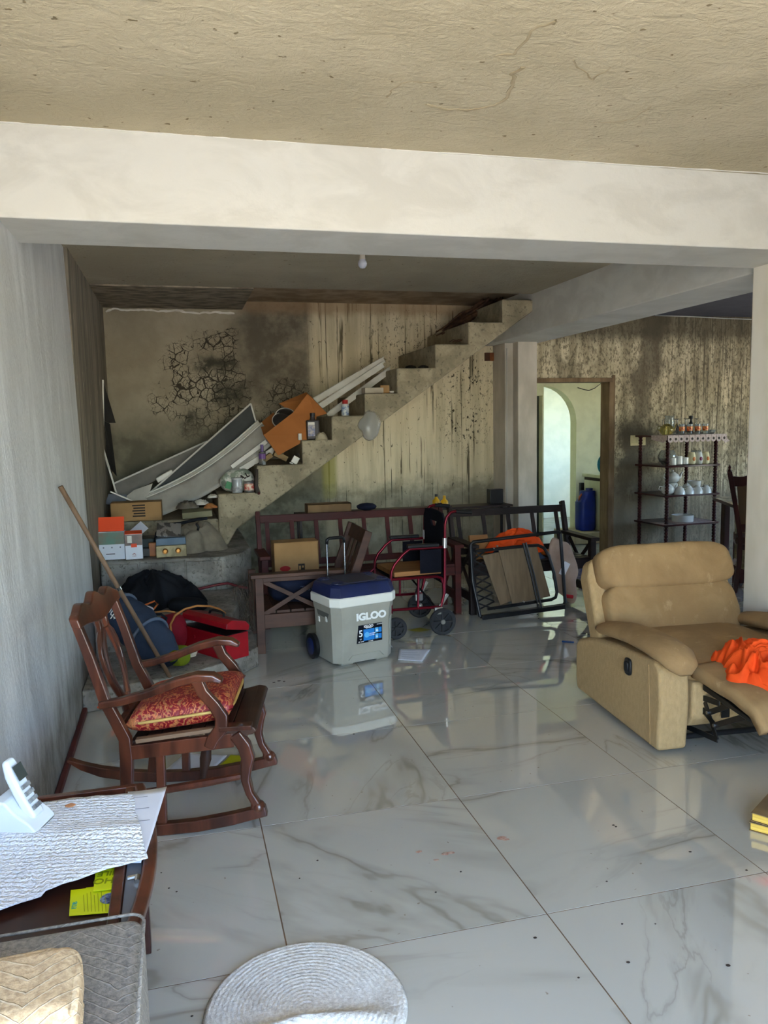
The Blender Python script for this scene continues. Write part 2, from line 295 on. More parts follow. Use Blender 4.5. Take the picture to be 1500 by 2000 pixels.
M['pillar2'] = mat('right_pillar_plaster', rgb(206, 198, 180), rgb(224, 217, 202), rough=.75, scale=3, stretch=(1, 1, .4), bump=.3, bscale=18)
M['kitchen'] = mat('pale_green_paint', rgb(214, 214, 182), rgb(204, 204, 172), rough=.6); M['kitchen2'] = mat('white_green_paint', rgb(226, 234, 226), rgb(216, 226, 218), rough=.6)
M['ground'] = mat('yard_concrete', rgb(200, 192, 176), rgb(186, 178, 162), rough=.9, scale=1)

# ---------------------------------------------------------------- the setting
YB = 4.93; XL = -1.603; ZC = 2.677
fl = struct(B().bb((-1.75, -3.9, -.12), (7.0, YB, -.0012)).build('floor', M['grout']), 'polished white marble look tile floor with brown grout')
_t = B().box((.4, .4, -.004), (.7955, .7955, .008)).build('tile', M['tile'], fl)
_first = True
for i in range(-2, 9):
    for j in range(-4, 7):
        if _first: q = _t; _first = False
        else: q = _t.copy(); COL.objects.link(q)
        w = min(.8, YB-j*.8) if j == 6 else .8
        q.location = (i*.8, j*.8, 0); q.scale = (1, w/.8, 1); q.parent = fl
struct(B().prism([(XL-.2, -.1), (XL, -.1), (XL, 0), (XL-.068, 2.8), (XL-.2, 2.8)], 6.11, lambda a, b, t: (a, -3.65+t, b)).build('wall_left', M['lwall']), 'pale grey blue painted plaster wall, patchy low down')
struct(B().bb((-1.79, 2.46, -.1), (-1.645, YB+.15, 2.8)).build('wall_left_bare', M['dwall']), 'dark bare plaster end of the left wall beside the stairs')
bw = struct(B().bb((-1.79, YB, -.1), (2.42, YB+.16, 2.8)).build('wall_back', M['bwall']), 'mould and rain streaked plaster wall behind the stairs')
# door wall with an opening
DX0, DX1, DZ = 2.46, 3.6, 1.975
dw = struct(B().bb((2.42, YB, -.1), (DX0, YB+.16, 2.8)).bb((DX1, YB, -.1), (7.0, YB+.16, 2.8)).bb((DX0, YB, DZ), (DX1, YB+.16, 2.8)).build('wall_back_dining', M['doorwall']), 'mottled beige and black stained wall around the doorway')
M['frame'] = wood('rough_door_frame', rgb(92, 74, 54), rgb(134, 112, 84), .8, 'Z', 9)
df = thing('door_1', 'rough brown timber frame of the open doorway', 'door frame'); struct(df)
B().bb((DX1-.045, YB-.02, 0), (DX1, YB+.165, DZ)).build('jamb', M['frame'], df, .004); B().bb((DX0, YB-.02, 0), (DX0+.045, YB+.165, DZ)).build('jamb', M['frame'], df, .004)
B().bb((DX0, YB-.025, DZ-.045), (DX1, YB+.165, DZ)).build('head', M['frame'], df, .004); B().bb((DX1, YB-.015, 0), (DX1+.03, YB+.01, DZ+.03)).build('architrave', M['frame'], df, .004)
# ceilings
struct(B().bb((-1.8, -3.65, ZC), (7.0, .46, ZC+.12)).build('ceiling', M['ceil']), 'rough beige painted concrete ceiling with peeling cracks')
struct(B().bb((-1.8, .88, 2.65), (2.1, 3.75, 2.78)).build('ceiling_back', M['ceil2']), 'grey brown painted ceiling behind the beam')
struct(B().bb((2.55, .88, 2.65), (7.0, YB+.1, 2.78)).build('ceiling_dining', M['ceil3']), 'dark blue grey ceiling of the dining side')
sl = mat('stained_slab', rgb(104, 95, 82), rgb(156, 145, 126), rough=.9, scale=9, stretch=(.8, 1.6, 1), bump=.6, bscale=14)
struct(B().bb((-1.8, 3.75, 2.64), (-.38, YB+.1, 2.78)).build('ceiling_slab_stained', sl), 'black stained concrete strip of ceiling beside the back wall')
struct(B().bb((-.38, 3.75, 2.72), (2.6, YB+.1, 2.84)).build('ceiling_slab_bare', mat('bare_slab', rgb(140, 120, 96), rgb(172, 152, 126), rough=.9, scale=5, bump=.5, bscale=12)), 'bare brown concrete slab above the stairs')
# beams and pillars
struct(B().bb((-1.8, .455, 2.33), (7.0, .891, ZC+.1)).build('beam_main', M['beam'], bevel=.008), 'wide white plastered ceiling beam across the room')
struct(B().bb((2.09, .885, 2.31), (2.56, YB+.02, 2.70)).build('beam_side', M['beam'], bevel=.008), 'white plastered beam running back to the grey pillar')
struct(B().bb((2.055, .46, 0), (2.56, .886, 2.34)).build('pillar_right', M['pillar2'], bevel=.012), 'cream plastered pillar at the right edge')
struct(B().bb((2.29, 4.5, 0), (2.50, YB+.02, 2.315)).build('pillar_middle', M['pillar'], bevel=.008), 'grey plastered pillar left of the doorway')
struct(B().bb((2.20, 4.62, 0), (2.292, YB+.02, 2.313)).build('pillar_strip', M['pillar'], bevel=.006), 'narrow plaster strip left of the grey pillar')
# staircase
TR = [(-.74, .975), (-.41, 1.2), (-.025, 1.4), (.235, 1.6), (.527, 1.787), (.817, 2.0), (1.168, 2.205), (1.478, 2.4), (1.80, 2.6)]
poly = [(-.74, .5)]; zp = None
for k, (x, z) in enumerate(TR):
    if k: poly.append((x, TR[k-1][1]))
    poly.append((x, z))
poly += [(2.095, 2.6), (2.095, 2.50), (-.592, .677), (-.70, .5)]
st = struct(B().prism(poly, 1.19, lambda a, b, t: (a, 3.74+t, b)).build('staircase', M['conc'], bevel=.014), 'raw concrete staircase rising to the right along the back wall')
def slab(name, pl, z0, z1, m, label=None, bev=.02):
    o = B().prism(pl, z1-z0, lambda a, b, t: (a, b, z0+t)).build(name, m, bevel=bev); return struct(o, label)
slab('landing', [(-1.64, 3.22), (-.74, 3.12), (-.60, 3.25), (-.50, 3.55), (-.5, 4.9), (-1.64, 4.9)], 0, .55, M['conc2'], 'rough concrete landing block in the corner')
slab('stair_step_upper', [(-1.64, 3.86), (-.95, 3.8), (-.74, 3.75), (-.74, 4.92), (-1.64, 4.92)], .5, .77, M['conc'], 'upper concrete winder step under the rubbish')
slab('stair_step_lower', [(-1.603, 2.25), (-1.2, 2.2), (-.76, 2.21), (-.68, 2.6), (-.66, 3.2), (-1.63, 3.3)], 0, .30, M['conc2'], 'grey concrete lower step behind the red toolbox')
slab('stair_plinth', [(-1.603, 1.5), (-1.12, 1.6), (-.805, 1.8), (-.605, 2.06), (-.60, 2.9), (-1.603, 2.9)], 0, .125, M['conc2'], 'low chamfered concrete plinth at the foot of the stairs', .01)
lb = thing('block_riser', 'row of hollow blocks facing the landing', 'blocks'); struct(lb)
for k, (a, b) in enumerate(((-1.60, -1.37), (-1.36, -1.19), (-1.18, -1.03), (-1.02, -.76))):
    f = lambda x: 3.22 - (x+1.64)/.9*.10
    B().prism([(a, f(a)-.012-.004*(k % 2)), (b, f(b)-.012-.004*(k % 2)), (b, f(b)+.05), (a, f(a)+.05)], .20, lambda p, q, t: (p, q, .325+t)).build('concrete_block', M['conc2'], lb, .006)
# shell out of view: right wall with window, front wall with a wide opening
pw = mat('plain_wall', rgb(206, 204, 196), rgb(190, 188, 180), rough=.7)
struct(B().bb((7.0, -3.65, -.1), (7.15, .6, 2.8)).bb((7.0, .6, -.1), (7.15, 3.0, .9)).bb((7.0, .6, 2.0), (7.15, 3.0, 2.8)).bb((7.0, 3.0, -.1), (7.15, YB+.1, 2.8)).build('wall_right', pw), 'plain wall of the dining side')
struct(B().bb((-1.8, -3.65, -.1), (-1.55, -3.5, 2.8)).bb((.55, -3.65, -.1), (7.1, -3.5, 2.8)).bb((-1.55, -3.65, 2.4), (.55, -3.5, 2.8)).build('wall_front', pw), 'plain wall around the wide entrance')
struct(B().bb((-40, -60, -.3), (50, -3.9, -.10)).build('yard', M['ground']), 'sunlit concrete yard outside')
struct(B().bb((7.3, -4.2, -.3), (50, 40, -.13)).build('yard_side', M['ground']), 'sunlit concrete yard beside the house')
# kitchen behind the doorway
struct(B().bb((2.2, YB+.16, -.1), (6.2, 8.6, -.004)).build('floor_kitchen', mat('kitchen_floor', rgb(150, 152, 144), rgb(136, 138, 128), rough=.25)), 'grey floor of the room behind the doorway')
AY = 6.4
ap = [(4.25+1.6, 0), (4.25+1.6, 2.6), (2.2, 2.6), (2.2, 0), (3.35, 0), (3.35, 1.84), (3.48, 1.84), (3.48, 0), (3.5, 0), (3.5, 1.965)]
ap += [(3.5+.46*math.sin(a*PI/16), 1.5+.465*math.cos(a*PI/16)) for a in range(1, 9)] + [(3.96, 0)]
struct(B().prism(ap, .16, lambda a, b, t: (a, AY+t, b)).build('wall_kitchen', M['kitchen']), 'pale green wall with a rounded arch seen through the doorway')
struct(B().bb((2.2, 8.4, 0), (6.2, 8.55, 2.6)).build('wall_kitchen_far', M['kitchen2']), 'white wall seen through the arch')
struct(B().bb((2.2, YB+.16, 2.6), (6.2, 8.6, 2.7)).build('ceiling_kitchen', M['kitchen2']), 'kitchen ceiling')
struct(B().bb((2.05, YB+.16, 0), (2.2, 8.6, 2.6)).build('wall_kitchen_left', M['kitchen']), 'kitchen side wall')
struct(B().bb((5.9, YB+.16, 0), (6.05, 8.6, .9)).bb((5.9, YB+.16, 2.0), (6.05, 8.6, 2.6)).bb((5.9, YB+.16, .9), (6.05, 5.5, 2.0)).bb((5.9, 7.6, .9), (6.05, 8.6, 2.0)).build('wall_kitchen_right', M['kitchen']), 'kitchen side wall with an open window')
B().bb((3.34, AY+.1, 0), (3.49, AY+.13, 1.85)).build('door_2', mat('dark_green_door', rgb(52, 58, 48), rgb(40, 44, 38), rough=.5)); struct(bpy.data.objects['door_2'], 'dark door in the pale green wall')
# baseboard
struct(B().bar((XL+.012, -3.5, .018), (XL+.012, 1.5, .018), .024, .036).build('baseboard_left', mat('red_brown_pipe', rgb(92, 34, 30), rgb(70, 28, 26), rough=.5), bevel=.008), 'dark red strip along the foot of the left wall')
# plaster relief: cracks, flakes and salt crust
pk = mat('plaster_edge', rgb(142, 130, 104), rgb(168, 156, 130), rough=.9); sk = mat('salt_crust', rgb(222, 216, 204), rgb(204, 196, 182), rough=.9, bump=.4)
ceil = bpy.data.objects['ceiling']
def crack(pts, r, m, parent, name, flat, k=.35, jit=.01, n=6):
    P = []
    for a, b in zip(pts, pts[1:]):
        for i in range(n): P.append(Vector(a).lerp(Vector(b), i/n))
    P.append(Vector(pts[-1]))
    for i, p in enumerate(P): P[i] = p + Vector((nz(p, 18), nz(p, 18, 5), nz(p, 18, 9)))*jit*2
    fz = Vector(flat); P = [p - fz*((p-Vector(pts[0])).dot(fz)) + fz*0 for p in P]
    return B().tube(P, [r*(.4+.8*abs(nz(p, 25, 3))+.2) for p in P], 6, flat=(flat, k)).build(name, m, parent, smooth=60)
for L, r in (([(832, 205), (860, 212), (915, 215), (965, 208), (990, 190), (1005, 165), (1000, 145), (1020, 132)], .010), ([(960, 110), (985, 105), (1005, 106), (1050, 50), (1090, 40)], .007), ([(755, 190), (780, 165), (810, 158), (850, 162)], .004), ([(1120, 120), (1160, 155), (1190, 130)], .004), ([(1170, 240), (1230, 235), (1270, 210)], .004)):
    crack([at(a, b, 'z', ZC) for a, b in L], r, pk, ceil, 'plaster_crack', (0, 0, 1), .5)
crack([at(a, b, 'y', YB) for a, b in ((207, 609), (222, 604), (250, 606), (290, 605), (310, 608), (345, 607), (390, 612), (420, 610), (458, 612))], .013, sk, bw, 'salt_crust', (0, 1, 0), .45, .006, 8)
crack([at(a, b, 'z', ZC) + Vector((0, -.0, 0)) for a, b in ((0, 238), (200, 252), (480, 272), (700, 288), (900, 300), (1200, 320), (1500, 338))], .008, mat('lime_edge', rgb(236, 232, 222), rough=.8), ceil, 'plaster_seam', (0, 0, 1), .6, .004, 12)

# ---------------------------------------------------------------- rocking chair
M['rwood'] = wood('red_brown_varnished_wood', rgb(48, 24, 16), rgb(92, 49, 32), .3, 'Z', 10, .08, .5)
M['dkwood'] = wood('dark_brown_wood', rgb(38, 24, 18), rgb(62, 40, 30), .4, 'X', 10)
M['greywood'] = wood('worn_greyed_wood', rgb(84, 66, 50), rgb(124, 100, 78), .55, 'X', 12)
RC = thing('rocking_chair', 'carved red-brown wooden rocking chair facing right by the left wall', 'rocking chair', (-.791, -.022, 0), -.2025)
RW = .457
for v in (0, RW):
    rp = [(-.88, .115), (-.82, .083), (-.74, .055), (-.62, .033), (-.5, .023), (-.38, .022), (-.25, .03), (-.12, .05), (.012, .078)]
    B().sweep([(a, v, b) for a, b in rp], .036, [.012, .03, .042, .045, .045, .045, .045, .045, .04], (0, 1, 0)).build('rocker', M['rwood'], RC, .005)
    lp = [(-.03, .085), (-.028, .11), (-.05, .15), (-.062, .2), (-.058, .25), (-.05, .29), (-.062, .335), (-.095, .385)]
    fl_ = B().sweep([(a, v, b) for a, b in lp], [.042, .036, .03, .032, .036, .04, .042, .04], [.04, .034, .032, .036, .044, .052, .052, .05], (0, 1, 0)).build('leg', M['rwood'], RC, .009)
    B().blob((-.018, v, .093), (.026, .026, .024), n=14, m=8).build('ball_foot', M['rwood'], fl_, smooth=0)
    bp = [(-.525, .045), (-.512, .12), (-.503, .2), (-.498, .3), (-.50, .38), (-.53, .45), (-.566, .53), (-.61, .69), (-.66, .85)]
    B().sweep([(a, v, b) for a, b in bp], .032, [.04, .042, .045, .048, .045, .042, .04, .036, .032], (0, 1, 0)).build('back_post', M['rwood'], RC, .005)
    s = -1 if v == 0 else 1; w = v + s*.012
    ap_ = [(-.585, .515), (-.5, .528), (-.4, .555), (-.3, .593), (-.22, .612), (-.165, .608), (-.13, .59)]
    B().sweep([(a, w, b) for a, b in ap_], [.034, .036, .042, .052, .06, .058, .04], [.03, .03, .03, .03, .03, .028, .02], (0, 1, 0)).build('armrest', M['rwood'], RC, .008)
    sp = [(-.225, .60), (-.205, .55), (-.165, .50), (-.14, .455), (-.142, .41), (-.175, .37), (-.19, .335)]
    B().sweep([(a, w, b) for a, b in sp], .028, [.045, .042, .044, .05, .052, .046, .042], (0, 1, 0)).build('arm_support', M['rwood'], RC, .007)
    B().bar((-.5, v, .325), (-.1, v, .36), .026, .055).build('side_rail', M['rwood'], RC, .004)
    B().tube([(-.50, v+.002, .16), (-.35, v+.002, .175), (-.2, v+.002, .195), (-.07, v+.002, .215)], [.013, .016, .016, .012], 8).build('stretcher', M['rwood'], RC, smooth=40)
    B().bar((-.38, v+.004, .04), (-.375, v+.004, .33), .024, .034, (1, 0, 0)).build('rear_support', M['rwood'], RC, .004)
B().bar((-.06, .01, .385), (-.06, RW-.01, .385), .022, .045).build('front_rail', M['rwood'], RC, .004)
for k in range(8):
    a = -.485 + k*.0545
    B().box((a+.026, RW/2, .355+(a+.5)*.118), (.051, RW-.03, .018), rot('Y', -6.5)).build('seat_slat', M['dkwood'], RC, .003)
B().prism([(-.16, .388), (-.05, .413), (-.022, .408), (-.012, .392), (-.03, .378), (-.16, .366)], RW+.02, lambda a, b, t: (a, -.01+t, b)).build('seat_front', M['dkwood'], RC, .006)
B().bar((-.46, 0, .37), (-.15, 0, .405), .03, .016).build('seat_edge', M['greywood'], RC, .003); B().bar((-.15, -.004, .409), (-.03, -.004, .412), .05, .018).build('seat_corner_cap', M['rwood'], RC, .003)
# wavy crest rail, leaning with the posts
cr = []
for k in range(33):
    q = k/32; y = -.03 + q*(RW+.06); c = q*2-1
    h = .05 + .010*math.exp(-(c*3.4)**2) + .012*math.cos(c*3.2*PI) - .012*abs(c)**3
    cr.append((y, h if abs(c) < .97 else h*.6))
pl = [(y, -.03-.012*math.cos((y-RW/2)/RW*2*PI)) for y, h in cr] + [(y, h) for y, h in reversed(cr)]
L_ = lambda s: Vector((-.647 - s*.29, 0, .83 + s*.955))
B().prism(pl, .034, lambda a, b, t: L_(b) + Vector((.017-t, a, -.005))).build('crest_rail', M['rwood'], RC, .006)
# pierced splat: two bowed loops around two inner ribs
def bk(v, s):  # point on the back, s along from seat (0) to crest (1)
    return Vector((-.545 - .10*s - .004*math.sin(s*3), RW/2+v, .42 + .41*s))
for sg in (-1, 1):
    o1 = [(0.028, .0), (.024, .10), (.045, .2), (.074, .34), (.085, .48), (.082, .60), (.066, .7), (.035, .76), (.03, .84), (.038, .95), (.05, 1.0)]
    B().tube([bk(sg*a*1.3, b) for a, b in o1], [.026, .023, .020, .019, .019, .019, .020, .024, .026, .026, .026], 8, flat=((1, 0, .25), .5)).build('splat_bow', M['rwood'], RC, smooth=40)
    o2 = [(.022, .12), (.04, .25), (.05, .4), (.046, .55), (.032, .68), (.018, .8)]
    B().tube([bk(sg*a*1.45, b) + Vector((.004, 0, 0)) for a, b in o2], [.02, .015, .014, .014, .016, .02], 8, flat=((1, 0, .25), .6)).build('splat_rib', M['rwood'], RC, smooth=40)
B().bar((-.535, .05, .40), (-.535, RW-.05, .40), .03, .05).build('lower_back_rail', M['rwood'], RC, .005)
B().tube([(-.235, .30, .345), (-.25, .30, .26), (-.265, .30, .16), (-.285, .30, .05)], [.012, .013, .024, .008], 8, flat=((0, 1, 0), .45)).build('brace', M['dkwood'], RC, smooth=40)
# red cushion
def m_cushion():
    t = T('red_gold_brocade', .55); n = t.noise(t.obj, 9, 4, .55, 2.4); w = t.wave(t.obj, 9, 16, 3, 2.2)
    f = t.math('MULTIPLY', t.math('MULTIPLY', t.ramp(w, .56, .72), t.ramp(n, .44, .54)), .85); c = t.mix(f, t.mix(t.noise(t.obj, 20, 2), rgb(104, 6, 18), rgb(132, 12, 24)), rgb(160, 104, 60))
    c = t.mix(t.math('MULTIPLY', t.ramp(t.wave(t.obj, 11, 20, 3, 2), .80, .92), .6), c, rgb(206, 120, 70)); t.col(c); t.bump(w, .25, .004); return t.m
M['cush'] = m_cushion(); M['gold'] = mat('gold_piping', rgb(196, 164, 96), rgb(170, 134, 70), rough=.6)
RCu = thing('seat_cushion', 'red and gold brocade cushion on the rocking chair seat', 'cushion', (-.791, -.022, 0), -.2025)
def cuf(s, c=Vector((-.30, RW/2+.0, .425)), sx=.196, sy=.197, sz=.06):
    def f(u, v):
        return None
    b = B(); n = 22
    for sgn in (1, -1):
        def g(u, v):
            a, e = u*2-1, v*2-1; k = (max(0, 1-abs(a)**4)*max(0, 1-abs(e)**4))**.36
            x, y = a*sx*(1+.03*abs(e)**3), e*sy*(1+.03*abs(a)**3)
            return c + Vector((x, y, sgn*sz*k*(1+.10*nz((x, y, sgn), 9)) + x*.12))
        b.grid(n, n, g)
    return b
_cz = .438
cuf(0, Vector((-.305, RW/2, .442))).build('cover', M['cush'], RCu, smooth=0)
_pp = []
for k in range(64):
    a = 2*PI*k/64; q = Vector((math.copysign(abs(math.cos(a))**.28, math.cos(a)), math.copysign(abs(math.sin(a))**.28, math.sin(a)), 0)); _pp.append(Vector((-.305+q.x*.198, RW/2+q.y*.199, .442+q.x*.198*.12)))
B().tube(_pp, .006, 6, closed=True).build('piping', M['gold'], RCu, smooth=0)

# ---------------------------------------------------------------- side table in the near left corner
M['tabledk'] = wood('dark_table_top', rgb(40, 22, 16), rgb(58, 32, 24), .3, 'Y', 9)
TB = thing('side_table', 'dark red-brown side table with a rounded rim beside the sofa', 'table', (0, 0, 0))
tp = [(-1.56, -.60), (-1.56, -1.38), (-1.19, -1.38)] + [(-1.19+.045*math.sin(PI*k/10), -1.38+.78*k/10) for k in range(1, 10)] + [(-1.19, -.60)]
B().prism(tp, .02, lambda a, b, t: (a, b, .462+t)).build('tabletop', M['tabledk'], TB, .003)
rim = [(-1.197+.045*math.sin(PI*k/14), -1.385+.79*k/14, .488) for k in range(15)]
B().sweep(rim, .026, .032, (0, 0, 1)).build('rim', M['rwood'], TB, .008)
B().bb((-1.232, -1.37, .482), (-1.208, -.61, .499)).build('inner_strip', M['rwood'], TB, .003); B().bb((-1.57, -.615, .47), (-1.19, -.595, .50)).build('edge_strip', M['rwood'], TB, .003)
B().bb((-1.205, -1.36, .4825), (-1.172, -.62, .486)).build('glass_strip', mat('glass_strip', rgb(120, 124, 130), rough=.08, Transmission_Weight=.3), TB)
hg = B().cyl((-1.20, -1.085, .49), (-1.178, -1.085, .492), .006, n=8).cyl((-1.178, -1.085, .492), (-1.178, -1.105, .49), .007, n=8).build('hinge', mat('steel', rgb(190, 188, 180), rough=.25, metal=1), TB, smooth=40)
for x, y in ((-1.54, -.63), (-1.54, -1.35), (-1.205, -.63), (-1.205, -1.35)): B().bb((x-.02, y-.02, 0), (x+.02, y+.02, .463)).build('leg', M['tabledk'], TB, .004)
B().bb((-1.55, -1.36, .36), (-1.2, -.62, .46)).build('apron', M['tabledk'], TB, .003)
# paper towel and printed sheets lying on it
def m_towel():
    t = T('quilted_paper_towel', .8); v = t.map(t.obj, (1, 1, 1), rot=(0, 0, .2)); w = t.wave(v, 20, 4.5, 2, 5, d='Y'); w2 = t.wave(v, 14, 6, 2, 6, d='X')
    c = t.mix(t.ramp(t.noise(t.obj, 14, 2), .72, .78), rgb(240, 241, 244), rgb(214, 190, 168)); t.col(c); t.bump(t.math('ADD', w, t.math('MULTIPLY', w2, .8)), .7, .006); return t.m
M['towel'] = m_towel()
A = [at(-2, 1568, 'z', .512), at(258, 1549, 'z', .512), at(288, 1672, 'z', .512), at(-2, 1772, 'z', .512)]
A[0] = Vector((-1.585, A[0].y, .512)); A[3] = Vector((-1.585, at(0, 1773, 'z', .5).y-.05, .512))
def towel(u, v):
    p = A[0].lerp(A[1], u).lerp(A[3].lerp(A[2], u), v)
    p = p + Vector((.004*nz(p, 22), .006*nz(p, 22, 4), 0)) ; return Vector((p.x, p.y, .506 + .006*(nz(p, 7)+.6) + .012*math.exp(-((v-.35-.25*u)*9)**2) - (.05*max(0, v-.8) if u < .5 else 0)))
tag(B().grid(40, 30, towel).build('paper_towel', M['towel'], smooth=0, solid=.0012), 'white quilted paper towel spread over the side table', 'paper towel')
B().blob((-1.365, -.735, .5235), (.014, .012, .0016), lambda d: 1+.4*nz(d, 4), 12, 6).build('crumb_stain', mat('crumbs', rgb(196, 140, 96), rgb(168, 112, 78), rough=.9), bpy.data.objects['paper_towel'], smooth=0)
M['paper'] = mat('white_paper', rgb(226, 228, 234), rgb(216, 218, 226), rough=.7); M['ink'] = mat('grey_print', rgb(128, 130, 138), rough=.8)
def sheet(name, label, corners, m, curl=.01, cat='paper', group=None, n=10, k=0, print_=0):
    c = [Vector(q) for q in corners]
    def f(u, v):
        p = c[0].lerp(c[1], u).lerp(c[3].lerp(c[2], u), v); return p + Vector((0, 0, curl*(.5+.5*nz(p, 6, k)) + curl*(abs(u-.5)**3+abs(v-.5)**3)*2))
    o = tag(B().grid(n, n, f).build(name, m, smooth=0, solid=.0006), label, cat, group)
    for q in range(print_):
        v = .12+.76*q/print_; L = [f(.12+.7*i/8*(.6+.4*((q*7) % 5)/5), v) + Vector((0, 0, .0012)) for i in range(9)]
        B().tube(L, .0016, 4, flat=((0, 0, 1), .2)).build('print_line', M['ink'], o)
    return o
q = [at(250, 1551, 'z', .50), at(326, 1541, 'z', .515), at(284, 1676, 'z', .50), at(245, 1676, 'z', .50)]
sheet('printed_sheet', 'printed white sheet sticking out from under the paper towel', q, M['paper'], .006, print_=4)
q2 = [v + Vector((-.01, -.012, -.005)) for v in q]; sheet('printed_sheet', 'lower of the two printed sheets under the paper towel edge', q2, M['paper'], .002, k=3)
# yellow-green leaflets
M['lime'] = mat('lime_card', rgb(196, 206, 20), rgb(186, 196, 16), rough=.35); M['teal'] = mat('teal_print', rgb(20, 150, 150), rough=.4); M['navyp'] = mat('navy_print', rgb(26, 34, 78), rgb(120, 136, 170), rough=.4, scale=90); M['olive'] = mat('olive_print', rgb(120, 128, 14), rough=.5)
def leaflet(corners, label, texts):
    c = [Vector(p) for p in corners]; o = tag(B().add([*c, *[p+Vector((0, 0, .0025)) for p in c]], [(0, 3, 2, 1), (4, 5, 6, 7), (0, 1, 5, 4), (1, 2, 6, 5), (2, 3, 7, 6), (3, 0, 4, 7)]).build('leaflet', M['lime'], bevel=.001), label, 'leaflet')
    return o, c
o, c = leaflet([at(135, 1790, 'z', .485), at(232, 1782, 'z', .485), at(240, 1728, 'z', .485), at(138, 1740, 'z', .485)], 'lime leaflet with a round navy picture on the table, nearest the sofa', 0)
ce = at(222, 1752, 'z', .489); B().lathe([(0, 0), (.021, 0), (.021, .0006), (0, .0006)], (ce.x-.008, ce.y, .4878), 24).build('round_picture', M['navyp'], o)
text('word', 'ETIB', .014, M['teal'], o, at(146, 1768, 'z', .489), (0, 0, PI/2), .0003)
for k in range(7): B().bar(at(165+k*7, 1780, 'z', .4882), at(163+k*7, 1748-(k % 3)*3, 'z', .4882), .0012, .0006).build('print_line', M['olive'], o)
o, c = leaflet([at(182, 1742, 'z', .49), at(240, 1736, 'z', .49), at(240, 1680, 'z', .49), at(188, 1692, 'z', .49)], 'lime leaflet with large olive letters under the paper towel', 0)
ex = (at(240, 1736, 'z', .49)-at(182, 1742, 'z', .49)); rz = math.atan2(ex.y, ex.x)+PI
text('word', 'UHO', .03, M['olive'], o, at(212, 1719, 'z', .4932), (0, 0, rz), .0003, .0006); text('word', 'MILE', .026, M['olive'], o, at(214, 1705, 'z', .4932), (0, 0, rz), .0003, .0006)
leaflet([at(165, 1748, 'z', .482), at(236, 1742, 'z', .482), at(238, 1727, 'z', .482), at(168, 1735, 'z', .482)], 'lime leaflet lying between the two others', 0)
# cordless phone in its cradle
M['phone'] = mat('white_plastic', rgb(222, 228, 230), rgb(214, 220, 224), rough=.3); M['phonedk'] = mat('silver_keys', rgb(96, 98, 100), rgb(150, 152, 150), rough=.35, scale=30)
PH = thing('cordless_phone', 'white cordless phone standing in its cradle on the side table', 'phone', (-1.475, -.80, .515), -.35)
B().prism([(-.05, 0), (.062, 0), (.066, .012), (.05, .03), (.012, .058), (-.012, .085), (-.045, .088)], .10, lambda a, b, t: (a, -.05+t, b)).build('cradle', M['phone'], PH, .008, seg=3)
hs = [(.045, 0, .028), (.028, 0, .055), (.008, 0, .095), (-.012, 0, .14), (-.026, 0, .178)]
hb = B().sweep(hs, [.046, .05, .05, .048, .036], [.022, .026, .026, .026, .018], (0, 1, 0)).build('handset', M['phone'], PH, .009, seg=3)
nrm = Vector((.87, 0, .42)); B().box(Vector((-.004, 0, .142))+nrm*.0125, (.002, .036, .04), rot('Y', -26)).build('screen', mat('phone_screen', rgb(60, 66, 62), rough=.15), hb)
for i in range(4):
    for j in range(3): B().box(Vector((.034-.0085*i*1.02, -.013+.013*j, .052+.0175*i))+nrm*.0135, (.004, .009, .010), rot('Y', -26)).build('key', M['phonedk'], hb)

# ---------------------------------------------------------------- sofa and cushion, near left corner
def m_sofa(name, c1, c2, cl, sc=1):
    t = T(name, .95); p = t.sep(t.obj); n = t.noise(t.map(t.obj, (1, 1, 1)), 90, 3, .7); n3 = t.noise(t.obj, 7, 4)
    tri = t.math('PINGPONG', t.math('ADD', p[0], t.math('MULTIPLY', t.math('SUBTRACT', n3, .5), .06)), .09*sc); v = t.math('ADD', t.math('ADD', p[1], p[2]), t.math('MULTIPLY', tri, .8))
    s = t.math('PINGPONG', v, .0135*sc); ln = t.math('MULTIPLY', t.ramp(s, .0026, .0012), t.ramp(n3, .36, .5))
    c = t.mix(t.ramp(n, .3, .7), c1, c2); t.col(t.mix(t.math('MULTIPLY', ln, .38), c, cl)); t.bump(t.math('ADD', t.math('MULTIPLY', n, .6), t.math('MULTIPLY', ln, .8)), .8, .004); return t.m
M['sofa'] = m_sofa('grey_chevron_fabric', rgb(96, 92, 86), rgb(134, 128, 118), rgb(166, 160, 150)); M['sofac'] = m_sofa('beige_chevron_fabric', rgb(158, 134, 102), rgb(196, 172, 136), rgb(224, 208, 180), 1.1)
SF = thing('sofa', 'grey fabric sofa with raised chevron lines in the near left corner', 'sofa', (0, 0, 0))
B().bb((-1.59, -1.78, .12), (-1.145, -1.405, .60)).build('arm', M['sofa'], SF, .03, seg=4)
B().bb((-1.59, -2.75, .10), (-1.12, -1.78, .36)).build('base', M['sofa'], SF, .02); B().bb((-1.595, -2.75, .34), (-1.46, -1.78, .80)).build('backrest', M['sofa'], SF, .03, seg=3)
_sp = [(-1.565, -1.408, .596), (-1.17, -1.408, .596)]
sm_ = []
for k in range(9): a = PI/2*(1-k/8); sm_.append((-1.175+.03*math.cos(a), -1.435+.03*math.sin(a), .5985))
B().tube([(-1.57, -1.405, .5985)] + sm_ + [(-1.145, -1.75, .5985)], .003, 6).build('piping', M['sofa'], SF, smooth=0)
for y in (-1.45, -2.7):
    for x in (-1.55, -1.17): B().cyl((x, y, 0), (x, y, .12), .02, .026, 10).build('leg', M['dkwood'], SF, smooth=40)
CU2 = thing('sofa_cushion', 'thick beige chevron cushion on top of the grey sofa arm', 'cushion', (-1.395, -1.70, .60), .05)
